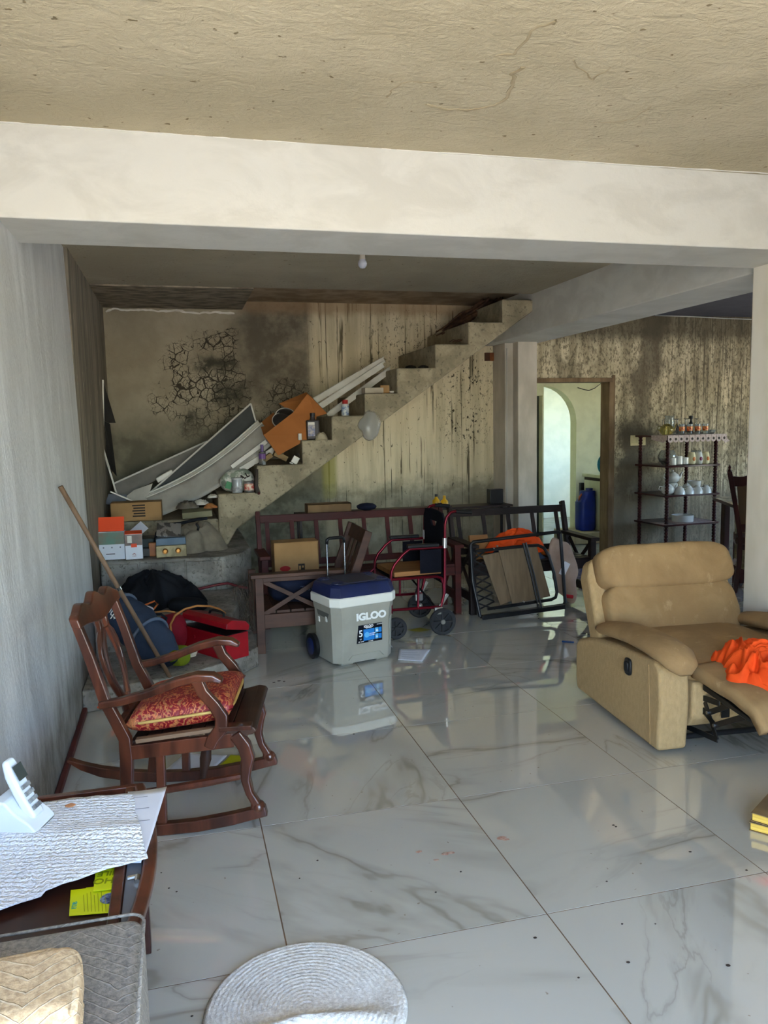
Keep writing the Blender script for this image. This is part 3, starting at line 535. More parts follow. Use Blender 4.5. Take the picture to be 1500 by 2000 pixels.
B().box((0, 0, .05), (.34, .17, .10)).build('cover', M['sofac'], CU2, .03, seg=5)
B().tube([(-.15, .082, .085), (.12, .082, .085), (.155, .065, .085), (.165, .03, .085), (.165, -.075, .085)], .006, 6).build('piping', M['sofac'], CU2, smooth=0)
B().tube([(-.15, .082, .018), (.12, .082, .018), (.155, .065, .018), (.165, .03, .018), (.165, -.075, .018)], .006, 6).build('piping', M['sofac'], CU2, smooth=0)

# ---------------------------------------------------------------- round rug
def m_rug():
    t = T('braided_cream_rug', .95); w = t.wave(t.obj, 24, 1.6, 3, 3, 'RINGS', 'Z'); n = t.noise(t.obj, 80, 4, .7); n2 = t.noise(t.obj, 7, 4)
    c = t.mix(t.ramp(n, .35, .7), rgb(204, 200, 190), rgb(238, 236, 228)); c = t.mix(t.math('MULTIPLY', t.ramp(n2, .5, .7), .3), c, rgb(150, 140, 124)); t.col(c); t.bump(t.math('ADD', t.math('MULTIPLY', w, .22), n), .9, .006); return t.m
RGR = .262
def rugz(x, y):
    a = math.atan2(y, x); d = (x*.86 - y*.5); e = (x*.5+y*.86)     # one soft fold across the near half
    h = .045*math.exp(-((e+.10-.12*math.sin(d*5))/.035)**2)*max(0, 1-abs(d-.02)/.26) + .010*math.exp(-((e+.17)/.07)**2)
    return .009 + h + .0015*nz((x, y, 0), 14)
rb = B()
def rugf(u, v):
    r = RGR*v; a = u*2*PI; x, y = r*math.cos(a), r*math.sin(a); w = 1+.006*math.sin(a*90)*(v > .99); return Vector((x*w, y*w, rugz(x, y)-(.006 if v > .985 else 0)))
tag(rb.grid(180, 40, rugf).build('round_rug', m_rug(), smooth=0, solid=.008), 'round cream braided rug with a fold on the floor', 'rug').location = (-.785, -1.0, .002)

# ---------------------------------------------------------------- recliner
def m_suede(name, c1, c2, c3):
    t = T(name, .9); n = t.noise(t.obj, 3.4, 5, .6, .5); c = t.mix(t.ramp(n, .36, .66), c1, c2); c = t.mix(t.math('MULTIPLY', t.ramp(t.noise(t.map(t.obj, (1, 1, .6)), 9, 5, .7), .58, .72), .6), c, c3)
    t.col(c); t.bump(t.math('ADD', t.math('MULTIPLY', n, 1.2), t.math('MULTIPLY', t.noise(t.obj, 140, 3, .6), .35)), .35, .008); return t.m
M['suede'] = m_suede('tan_suede', rgb(136, 108, 70), rgb(158, 128, 86), rgb(178, 150, 108)); M['tweed'] = mat('tan_weave', rgb(158, 132, 92), rgb(174, 146, 104), rough=.95, scale=60, stretch=(1, 1, .5), lo=.2, hi=.8, bump=.5, bscale=160, bstretch=(1, 1, 1))
M['blackmetal'] = mat('black_metal', rgb(22, 22, 24), rgb(32, 32, 34), rough=.35, metal=.3); M['blackpl'] = mat('black_plastic', rgb(18, 18, 20), rough=.4)
RE = thing('recliner', 'tan suede recliner armchair with its footrest raised', 'recliner', (1.0, .12, 0), math.radians(-3.7))
def pillow(c, d, R=None, k=.5, e=3.0, n=18, wob=.03, fr=7):
    """soft cushion: a box of half sizes d with bulging faces"""
    c = Vector(c); R = R or Matrix.Identity(3); b = B()
    def sp(u, v):
        th, ph = (u*2-1)*PI, (v-.5)*PI; sg = lambda a, p: math.copysign(abs(a)**p, a); q = 2/e
        p = Vector((sg(math.cos(ph), q)*sg(math.cos(th), q)*d[0], sg(math.cos(ph), q)*sg(math.sin(th), q)*d[1], sg(math.sin(ph), q)*d[2]))
        return c + R @ (p*(1+wob*nz(p, fr, c.x+c.z)))
    return b.grid(n*2, n, sp)
for x0, x1, sd_ in ((0, .15, 1), (.80, .95, -1)):
    side = [(.0, .015), (.86, .03), (.875, .10), (.875, .285), (.84, .32), (.72, .36), (.60, .385), (.42, .405), (.2, .42), (.04, .43), (-.005, .40), (-.02, .25)]
    sp_ = B().prism(side, x1-x0, lambda a, b, t: (x0+t, a, b)).build('side_panel', M['tweed'], RE, .022, seg=4)
    path = [(.70, .415), (.6, .435), (.45, .46), (.28, .475), (.12, .475), (.0, .462), (-.07, .43), (-.095, .40)]
    xm = (x0+x1)/2; B().tube([(xm, a, b) for a, b in path], [.045, .085, .098, .10, .102, .098, .075, .03], 20, flat=((0, 0, 1), .44)).build('arm_pad', M['suede'], RE, smooth=0)
    B().tube([(x0-.002 if sd_ == 1 else x1+.002, a, b) for a, b in ((.06, .03), (.07, .2), (.085, .40))], .0025, 5).build('stitch', M['suede'], RE)
lv = B().prism([(math.copysign(abs(math.cos(a))**.55, math.cos(a))*.030, math.copysign(abs(math.sin(a))**.55, math.sin(a))*.042) for a in [2*PI*k/24 for k in range(24)]], .012, lambda a, b, t: (-.003-t, .262+a, .338+b)).build('lever_plate', M['blackpl'], RE, .004)
B().prism([(math.copysign(abs(math.cos(a))**.55, math.cos(a))*.018, math.copysign(abs(math.sin(a))**.55, math.sin(a))*.026) for a in [2*PI*k/20 for k in range(20)]], .01, lambda a, b, t: (-.012-t, .264+a, .338+b)).build('lever_grip', M['blackmetal'], lv, .003)
# back: a shell and two pillows, leaning back
BR = rot('X', -20)
def bkp(x, s, d): # s up the back from the seat, d forward of its front
    return Vector((x, .60 + s*.40 - d*.9, .36 + s*.92 + d*.35))
shp = [(.02, -.12), (.86, -.12), (.865, .1), (.85, .36), (.82, .455), (.75, .47), (.12, .47), (.05, .45), (.02, .36)]
B().prism([(a, b) for a, b in shp], .13, lambda a, b, t: bkp(a, b, -.02-t)).build('back_shell', M['tweed'], RE, .03, seg=4)
pR = rot('X', -23.5)
pillow(bkp(.45, .385, .015), (.39, .08, .125), pR, e=4.4, wob=.035).build('head_pillow', M['suede'], RE, smooth=0)
pillow(bkp(.45, .14, .0), (.378, .075, .165), pR, e=5, wob=.03).build('lumbar_pillow', M['suede'], RE, smooth=0)
pillow((.475, .30, .355), (.325, .33, .075), rot('X', 3), e=4.5, wob=.03, fr=5).build('seat_cushion', M['suede'], RE, smooth=0)
B().prism([(.62, .06), (.05, .10), (-.01, .16), (-.01, .33), (.62, .33)], .62, lambda a, b, t: (.165+t, a, b)).build('seat_base', M['tweed'], RE, .02)
def foot(u, v):
    s = v; x = .17+.61*u; y = .02-.50*s; z = .375-.045*s+.02*math.sin(PI*u)+.012*math.sin(s*PI)+.008*nz((x*3, y*3, 1), 3)
    return Vector((x, y, z - .05*max(0, s-.86)/.14*1.0))
B().grid(24, 24, foot).build('footrest', M['suede'], RE, smooth=0, solid=.055, bevel=0)
B().prism([(-.03, .30), (-.47, .265), (-.47, .28), (-.03, .33)], .55, lambda a, b, t: (.20+t, a, b)).build('footrest_board', M['blackmetal'], RE, .004)
mc = B()
for x in (.22, .73):
    for p, q in (((x, .25, .13), (x, -.05, .20)), ((x, -.05, .20), (x, -.22, .30)), ((x, .10, .24), (x, -.10, .16)), ((x, -.10, .16), (x, -.32, .285)), ((x, .02, .25), (x, -.13, .27)), ((x, .2, .06), (x, -.12, .10)), ((x, -.12, .10), (x, -.02, .24))):
        B().bar(p, q, .006, .026).build('linkage_bar', M['blackmetal'], RE, .002)
    for p in ((x, -.05, .20), (x, -.10, .16), (x, .10, .24)): B().cyl(Vector(p)-Vector((.01, 0, 0)), Vector(p)+Vector((.01, 0, 0)), .008, n=8).build('rivet', mat('zinc', rgb(150, 150, 148), rough=.3, metal=1), RE, smooth=40)
B().cyl((.16, .05, .055), (.79, .05, .055), .014, n=10).build('cross_tube', M['blackmetal'], RE, smooth=40); B().bar((.18, .08, .21), (.78, .08, .21), .02, .05).build('cross_rail', M['blackmetal'], RE, .003)
B().box((.32, .055, .185), (.07, .003, .032), rot('Y', -6)).build('sticker', M['paper'], RE); B().bb((.3, -.03, .16), (.34, -.025, .30)).build('strap', M['blackpl'], RE)
# crumpled orange cloth
def m_cloth(name, c1, c2): 
    return mat(name, c1, c2, rough=.75, scale=5, bump=.25, bscale=220, spec=.15)
M['orange'] = m_cloth('orange_cotton', rgb(232, 84, 30), rgb(216, 70, 22))
def cloth_pile(name, label, c, rad, m, cat, seed=0, amp=.45, fs=5, group=None, n=110, parent=None, flat=.25, R=0, ridge=1.0):
    """crumpled fabric: a mound with sharp folds"""
    c = Vector(c); b = B()
    def f(u, v):
        a = u*2*PI; r = v; e = 1+.16*math.sin(a*3+seed)+.09*math.sin(a*5+seed*2)+.05*math.sin(a*9+seed); x, y = math.cos(a)*r*e, math.sin(a)*r*e
        p = Vector((x*1.3+seed*3.1, y*1.3, seed)); w = Vector((noise.noise(p*1.3), noise.noise(p*1.3+Vector((9, 2, 1))), 0))*.9
        q = (p+w)*fs*.5; k = 0; am = 1
        for _ in range(3): k += am*(1.1-math.sqrt(noise.noise(q)**2+.004)*2.4); q = q*1.9; am *= .33
        z = (1-r**2.2)*(1-amp) + amp*.55*ridge*k*(1-r**5)
        return c + Vector(((x*math.cos(R)-y*math.sin(R))*rad[0], (x*math.sin(R)+y*math.cos(R))*rad[1], max(z, 0)*rad[2] + (.004 if r < .995 else 0)))
    o = b.grid(n, n//2, f).build(name, m, parent, smooth=0)
    return tag(o, label, cat, group) if not parent else o
cloth_pile('orange_cloth', 'crumpled bright orange cloth heaped on the recliner footrest', (1.43, -.05, .375), (.235, .215, .20), M['orange'], 'cloth', 2.3, .5, 4.3, n=190)
# yellow-edged books at the right edge
M['ypaper'] = mat('yellowed_pages', rgb(232, 196, 92), rgb(206, 160, 60), rough=.8, scale=4, stretch=(1, 1, 30)); M['cover'] = mat('worn_brown_cover', rgb(126, 104, 70), rgb(98, 80, 54), rough=.6)
for k, (z, r, dx) in enumerate(((0, .12, 0), (.036, .05, .006))):
    b0 = thing('book', ('bottom' if k == 0 else 'upper') + ' thick book with yellowed pages at the right edge of the floor', 'book', at(1463, 1622, 'z', 0) + Vector((dx, .0, z)), r-1.05)
    B().bb((.003, .003, .003), (.15, .21, .031)).build('pages', M['ypaper'], b0, .003); B().bb((0, 0, 0), (.155, .215, .003)).build('cover', M['cover'], b0); B().bb((0, 0, .031), (.155, .215, .034)).build('cover', M['cover'], b0)

# ---------------------------------------------------------------- cooler
M['cgrey'] = mat('cooler_grey', rgb(148, 146, 134), rgb(156, 154, 142), rough=.45, bump=.05, bscale=200); M['cwhite'] = mat('cooler_white', rgb(222, 220, 208), rough=.4); M['cnavy'] = mat('cooler_navy', rgb(20, 30, 66), rgb(24, 34, 74), rough=.4)
CO = thing('cooler', 'grey wheeled cool box with a navy lid and pull handle', 'cooler', (-.149, 1.838, 0), math.radians(15))
CW, CD = .455, .36
def rounded(w, d, r, x0=0, y0=0, n=4):
    P = []
    for cx, cy, a0 in ((w-r, r, -90), (w-r, d-r, 0), (r, d-r, 90), (r, r, 180)):
        for k in range(n+1): a = math.radians(a0+90*k/n); P.append((x0+cx+r*math.cos(a), y0+cy+r*math.sin(a)))
    return P
def loft(rings):
    b = B(); n = len(rings[0][0]); vs = []; fs = []
    for P, z in rings: vs += [(x, y, z) for x, y in P]
    for i in range(len(rings)-1):
        for j in range(n): fs.append((i*n+j, i*n+(j+1) % n, (i+1)*n+(j+1) % n, (i+1)*n+j))
    fs += [list(range(n))[::-1], [(len(rings)-1)*n+j for j in range(n)]]
    return b.add(vs, fs)
ch = lambda m, z, r=.05: (rounded(CW-2*m, CD-2*m, r, m, m, 1), z)
loft([ch(.018, .012), ch(.014, .018), ch(.006, .335), ch(.002, .345), ch(-.002, .385)]).build('body', M['cgrey'], CO, .006)
for x in (.055, CW-.055-.09):
    for y in (.03, CD-.12): B().bb((x, y, 0), (x+.09, y+.09, .03)).build('foot', M['cgrey'], CO, .008)
loft([ch(-.008, .383), ch(-.012, .39), ch(-.012, .437), ch(-.006, .445)]).build('rim', M['cwhite'], CO, .004)
lid = loft([ch(-.008, .444), ch(-.006, .452), ch(.006, .508), ch(.018, .521), ch(.03, .523)]).build('lid', M['cnavy'], CO, .005)
loft([(rounded(.24, .28, .03, .11, .04, 3), .5235), (rounded(.232, .272, .03, .114, .044, 3), .529)]).build('lid_panel', mat('lid_dark_panel', rgb(44, 46, 62), rough=.5), lid, .002)
for x, y in ((.065, .085), (.065, CD-.085), (CW-.065, .085), (CW-.065, CD-.085)): B().lathe([(.040, .523), (.040, .527), (.034, .5275), (.032, .5245), (.012, .5245), (.01, .5285), (0, .5285)], (x, y, 0), 24).build('cup_holder', M['cnavy'], lid, smooth=40)
for s, x in ((1, .07), (-1, CW-.07)): pass
# raised panel lines on front and left faces
fy = lambda z: .014 - (z-.018)/(.317)*.008 - .002
P_ = [(.02, .33), (.33, .33)]
for L in ([(.045, .30), (.075, .27), (.075, .09), (.05, .05)],): B().tube([(fy(z)+.024-.002, .0+.045+a*1.2, z) for a, z in L], .003, 6).build('panel_line', M['cgrey'], CO, smooth=0)
B().tube([(.05, fy(.3), .335), (.12, fy(.3)-.002, .33), (.13, fy(.3)-.001, .30)], .0022, 5).build('panel_line', M['cgrey'], CO, smooth=0) if 0 else None
B().tube([(CW-.04, fy(.3), .30), (CW-.055, fy(.27), .27), (CW-.055, fy(.1), .10), (CW-.035, fy(.07), .07)], .003, 6).build('panel_line', M['cgrey'], CO, smooth=0)
B().tube([(.10, fy(.035), .035), (.13, fy(.06), .062), (CW-.13, fy(.06), .062), (CW-.10, fy(.035), .035)], .003, 6).build('panel_line', M['cgrey'], CO, smooth=0)
# side handle recess with white tabs, on the left face
hx = .008
B().prism([(.08, .345), (.28, .345), (.25, .30), (.11, .30)], .006, lambda a, b, t: (hx-.006+t*.2+ .004, a, b)).build('handle_recess', mat('recess_grey', rgb(92, 92, 86), rough=.6), CO, .002)
for y, z in ((.13, .292), (.24, .272)): B().box((.008, y, z), (.006, .028, .034)).build('handle_tab', M['cwhite'], CO, .002)
# lettering and the sticker on the front face
M['whitep'] = mat('white_print', rgb(236, 236, 230), rough=.5); tilt = PI/2 - math.atan2(.008, .317)
text('brand_word', 'IGLOO', .062, M['whitep'], CO, (.265, fy(.305)-.0035, .305), (tilt, 0, 0), .0015, .003, sx=1.12)
sk_ = B().prism([(.158, .135), (.345, .135), (.345, .252), (.172, .252)], .0012, lambda a, b, t: (a, fy(b)-.0005-t, b)).build('sticker', mat('sticker_black', rgb(12, 16, 28), rough=.25), CO)
sb = mat('sticker_blue', rgb(36, 122, 196), rough=.25); sb2 = mat('sticker_light_blue', rgb(96, 178, 226), rough=.25)
B().prism([(.208, .148), (.288, .148), (.288, .222), (.208, .222)], .0008, lambda a, b, t: (a, fy(b)-.0017-t, b)).build('sticker_panel', sb, sk_)
B().lathe([(0, 0), (.018, 0), (.018, .0005), (0, .0005)], (.232, fy(.185)-.0032, .185), 20, rot('X', 90)).build('sticker_disc', sb2, sk_)
for a, b in ((.293, .19), (.318, .19), (.293, .15), (.318, .15)): B().prism([(a, b), (a+.022, b), (a+.022, b+.033), (a, b+.033)], .0008, lambda p, q, t: (p, fy(q)-.0017-t, q)).build('sticker_panel', sb2 if a < .3 else sb, sk_)
for s_, sz, x, z in (('IGLOO', .022, .245, .240), ('5', .06, .188, .196), ('MAXCOLD', .008, .325, .244), ('LATITUDE', .009, .245, .229), ('ULTRATHERM', .008, .267, .190), ('INSULATED', .008, .267, .179), ('62', .016, .307, .204), ('56', .014, .305, .164), ('QT', .010, .188, .160), ('QT  LITRES', .008, .19, .144), ('60  CANS', .008, .26, .141)):
    text('sticker_print', s_, sz, M['whitep'], sk_, (x, fy(z)-.0028, z), (tilt, 0, 0), .0003, .0008 if sz > .015 else .0002)
# wheels and telescopic handle at the back left
for x in (-.022, CW+.022):
    wh = B().lathe([(.0, -.018), (.07, -.018), (.085, -.012), (.085, .012), (.07, .018), (0, .018)], (x, CD-.075, .087), 28, rot('Y', 90)).build('wheel', M['blackpl'], CO, smooth=40)
    B().lathe([(0, -.021), (.05, -.021), (.056, -.018), (.056, .018), (.05, .021), (0, .021)], (x, CD-.075, .087), 24, rot('Y', 90)).build('hub', M['cnavy'], wh, smooth=40)
M['chrome'] = mat('dull_chrome', rgb(130, 132, 132), rough=.25, metal=1)
for x in (.14, .27): B().cyl((x, CD+.012, .12), (x, CD+.012, .74), .0065, n=10).build('handle_rod', M['chrome'], CO, smooth=40)
B().tube([(.14, CD+.012, .735), (.143, CD+.012, .762), (.16, CD+.012, .772), (.25, CD+.012, .772), (.267, CD+.012, .762), (.27, CD+.012, .735)], .011, 10).build('handle_grip', M['blackpl'], CO, smooth=0)

# ---------------------------------------------------------------- wooden benches and armchair
M['bench1'] = wood('dark_red_wood', rgb(50, 11, 8), rgb(72, 19, 12), .6, 'X', 10); M['bench2'] = wood('black_brown_wood', rgb(22, 14, 13), rgb(34, 21, 19), .5, 'X', 10)
M['chairw'] = wood('walnut_wood', rgb(56, 35, 25), rgb(80, 52, 38), .55, 'X', 10); M['cardb'] = mat('cardboard', rgb(150, 116, 74), rgb(166, 130, 86), rough=.9, scale=3); M['cardb2'] = mat('brown_cardboard', rgb(150, 92, 44), rgb(166, 104, 54), rough=.9, scale=3)
M['ply'] = wood('plywood', rgb(132, 90, 50), rgb(156, 110, 64), .6, 'X', 12)
def xpanel(parent, m, x, y0, y1, z0, z1, ax='y'):
    """a cross of two bars"""
    P = (lambda a, z: (x, a, z)) if ax == 'y' else (lambda a, z: (a, x, z)); up = (1, 0, 0) if ax == 'y' else (0, 1, 0)
    B().bar(P(y0, z0), P(y1, z1), .030, .016, up).build('cross_bar', m, parent, .002); B().bar(P(y0, z1), P(y1, z0), .030, .014, up).build('cross_bar', m, parent, .002)
def bench(label, x0, x1, yb, yf, zt, m, nsl, z_arm=.55, zs=.40):
    b = thing('slatted_bench', label, 'bench', (x0, yf, 0)); L = x1-x0; D = yb-yf; lean = .12
    for x in (.02, L-.02):
        B().sweep([(x, D-lean, 0), (x, D-lean, zs), (x, D-.02, zt-.03), (x, D, zt+.03)], .035, .05, (1, 0, 0)).build('back_post', m, b, .004)
        B().bb((x-.025, 0, 0), (x+.025, .05, z_arm-.02)).build('leg', m, b, .004); B().bb((x-.04, -.03, z_arm-.028), (x+.04, D-.06, z_arm)).build('armrest', m, b, .005)
        B().bb((x-.012, .02, .10), (x+.012, D-.12, .17)).build('side_rail', m, b, .003); xpanel(b, m, x, .05, D-.14, .19, z_arm-.05)
    B().bar((0, D-.012, zt-.03), (L, D-.012, zt-.03), .024, .062).build('top_rail', m, b, .004); B().bar((.03, D-lean, zs+.04), (L-.03, D-lean, zs+.04), .022, .05).build('lower_rail', m, b, .003)
    for k in range(nsl):
        x = .09 + (L-.18)*k/(nsl-1); B().bar((x, D-lean, zs+.03), (x, D-.02, zt-.05), .034, .014, (0, 1, 0)).build('slat', m, b, .002)
    for k in range(5): y = .02+(D-lean-.05)*k/5; B().bb((.02, y, zs-.02), (L-.02, y+(D-lean-.05)/5-.012, zs)).build('seat_slat', m, b, .002)
    B().bb((.02, .012, zs-.09), (L-.02, .035, zs-.02)).build('front_rail', m, b, .003)
    return b
bench('long dark red slat-back bench against the stairs, behind the cooler', -.47, 1.10, 3.42, 2.96, .815, M['bench1'], 8, .56)
bench('shorter black slat-back bench beside the grey pillar', 1.15, 2.24, 3.42, 2.86, .785, M['bench2'], 5, .565)
AC = thing('wooden_armchair', 'low walnut wood armchair with crossed side bars, left of the cooler', 'armchair', (0, .045, 0)); m = M['chairw']
for y in (2.30, 2.84):
    B().bb((-.585, y-.025, 0), (-.53, y+.025, .52 if y < 2.5 else .48)).build('leg', m, AC, .004); B().sweep([(.08, y, 0), (.06, y, .28), (.10, y, .5), (.205, y, .79)], [.03]*4, [.05, .055, .06, .055], (0, 1, 0)).build('back_post', m, AC, .006)
    if y < 2.5: B().bb((-.615, y-.045, .517), (.03, y+.045, .543)).build('armrest', m, AC, .005)
    B().bb((-.55, y-.015, .17), (.06, y+.015, .265)).build('side_rail', m, AC, .003)
    if y < 2.5: B().bb((-.55, y-.012, .485), (.07, y+.012, .518)).build('upper_rail', m, AC, .003); xpanel(AC, m, y, -.53, -.12, .265, .49, 'x')
    xpanel(AC, m, y+.001, -.12, .06, .265, .49, 'x') if 0 else None
B().bar((.195, 2.30, .74), (.195, 2.84, .74), .022, .10, (.35, 0, .93)).build('top_rail', m, AC, .004); B().bar((.085, 2.30, .40), (.085, 2.84, .40), .022, .06, (.3, 0, .95)).build('lower_rail', m, AC, .003)
for k in range(4): y = 2.40+k*.115; B().bar((.09, y, .42), (.185, y, .70), .05, .014, (1, 0, -.35)).build('back_slat', m, AC, .002)
for k in range(6): B().bb((-.54+k*.098, 2.31, .265), (-.452+k*.098, 2.83, .283)).build('seat_slat', m, AC, .002)
# things on and around them
M['navyc'] = m_cloth('navy_fabric', rgb(18, 22, 38), rgb(28, 34, 54)); M['blackc'] = m_cloth('black_fabric', rgb(16, 17, 20), rgb(26, 28, 32))
o = tag(pillow((-.22, 2.625, .385), (.24, .17, .10), None, e=3.2, wob=.10, fr=8).build('duffel_bag', M['navyc'], smooth=0), 'navy duffel bag on the walnut armchair seat', 'bag')
text('bag_word', 'Travel', .05, mat('faint_print', rgb(70, 76, 96), rough=.7), o, (-.2, 2.45, .40), (PI/2, 0, 0), .001)
def carton(name, label, c, d, rz, m, flaps=0, parent=None, open_=False, R=None):
    """cardboard box of six panels with tape"""
    b = thing(name, label, 'box', c, rz); x, y, z = d
    if R: b.rotation_euler = R
    w = .005
    B().bb((-x/2, -y/2, 0), (x/2, -y/2+w, z)).build('front_panel', m, b); B().bb((-x/2, y/2-w, 0), (x/2, y/2, z)).build('back_panel', m, b)
    B().bb((-x/2, -y/2, 0), (-x/2+w, y/2, z)).build('side_panel', m, b); B().bb((x/2-w, -y/2, 0), (x/2, y/2, z)).build('side_panel', m, b); B().bb((-x/2, -y/2, 0), (x/2, y/2, w)).build('bottom_panel', m, b)
    if not open_:
        B().bb((-x/2, -y/2, z-w), (x/2, -.001, z)).build('flap', m, b); B().bb((-x/2, .001, z-w), (x/2, y/2, z)).build('flap', m, b)
    return b
M['redp'] = mat('red_print', rgb(150, 30, 26), rough=.7); M['blackp'] = mat('dark_print', rgb(44, 34, 26), rough=.7)
c1 = at(580, 1117, 'y', 2.98); bx = carton('cardboard_box', 'tan cardboard box with a red oval standing on the dark red bench', (c1.x, 3.06, .402), (.34, .16, .25), .02, M['cardb'])
B().lathe([(.034, 0), (.04, 0), (.04, .001), (.034, .001)], (-.09, -.081, .05), 24, rot('X', 90) @ Matrix.Diagonal((1, .5, 1))).build('red_oval', M['redp'], bx); B().bb((.01, -.0815, .03), (.06, -.08, .08)).build('print_square', M['blackp'], bx)
for k in range(2): B().bb((.015+.022*k, -.0822, .035+.014*k), (.03+.022*k, -.0812, .065)).build('print_mark', M['cardb'], bx)
c1 = at(640, 1000, 'y', 3.58); carton('cardboard_box', 'flat brown carton lying behind the dark red bench rail', (c1.x, 3.56, .802), (.37, .14, .075), .0, mat('dull_cardboard', rgb(120, 96, 66), rgb(104, 82, 56), rough=.9))
tag(B().blob((at(716, 992, 'y', 3.56).x, 3.56, .832), (.085, .06, .032), lambda d: 1+.08*nz(d, 3)).build('cap', M['navyc'], smooth=0), 'navy cap beside the flat carton behind the bench', 'cap')
PK = thing('plank_shelf', 'narrow dark plank shelf standing behind the bench backs', 'shelf'); B().bb((-.12, 3.47, .782), (1.78, 3.69, .80)).build('board', M['bench2'], PK, .003)
for x in (-.10, 1.74):
    for y in (3.49, 3.65): B().bb((x, y, 0), (x+.02, y+.02, .782)).build('leg', M['bench2'], PK, .002)
M['yellow'] = mat('yellow_plastic', rgb(196, 150, 20), rgb(180, 134, 14), rough=.35)
for k, (px_, py_, h) in enumerate(((852, 985, .085), (868, 987, .07))):
    p = at(px_, py_, 'y', 3.60); p.z = .801; t_ = thing('plastic_bottle', ('taller' if k == 0 else 'shorter') + ' yellow bottle on the ledge behind the wheelchair', 'bottle', (p.x, 3.60, p.z))
    B().lathe([(.03, 0), (.034, .006), (.034, h*.6), (.014, h*.85), (.012, h)], (0, 0, 0), 16).build('body', M['yellow'], t_, smooth=50); B().lathe([(.013, h), (.013, h+.022), (0, h+.022)], (0, 0, 0), 12).build('cap', M['blackpl'] if k == 0 else M['yellow'], t_, smooth=40)
tag(B().box((1.32, 3.12, .50), (.16, .03, .20), rot('X', -14)).build('wood_board', M['ply'], bevel=.002), 'small plywood board leaning on the black bench back', 'board')
p = at(966, 985, 'y', 3.62); tag(B().bb((p.x-.06, 3.57, .801), (p.x+.065, 3.66, .93)).build('speaker_box', M['blackpl'], bevel=.006), 'small black box on the ledge behind the black bench', 'box')
cloth_pile('orange_cloth', 'orange garment draped over the heap on the black bench', (1.62, 3.03, .47), (.24, .17, .20), M['orange'], 'cloth', 5.1, .35, 3.2, n=80)
cloth_pile('navy_cloth', 'dark blue garment under the orange one on the black bench', (1.55, 2.985, .402), (.24, .12, .15), m_cloth('slate_fabric', rgb(34, 42, 60), rgb(46, 56, 76)), 'cloth', 7.7, .35, 3.2, n=70)
p = at(1055, 1040, 'y', 3.2); tag(pillow((p.x, 3.1, .425), (.06, .05, .024), e=2.6, wob=.15, fr=14).build('orange_pouch', mat('amber_fabric', rgb(206, 104, 24), rgb(180, 84, 16), rough=.6), smooth=0), 'small orange pouch on the right of the black bench', 'pouch')
# pinkish blanket bundle
o = tag(pillow((1.93, 2.828, .33), (.11, .036, .25), rot('Y', -12), e=2.6, wob=.34, fr=9, n=26).build('blanket_bundle', m_cloth('pale_pink_fleece', rgb(170, 148, 134), rgb(150, 128, 114)), smooth=0), 'pale pink rolled blanket between the cot and the black bench', 'blanket')
B().box((1.915, 2.775, .34), (.055, .004, .11), rot('Y', 28)).build('care_tag', M['paper'], o); B().box((1.97, 2.81, .105), (.07, .05, .03), rot('Y', 10)).build('red_hem', mat('red_hem', rgb(170, 26, 36), rough=.8), o, .008)

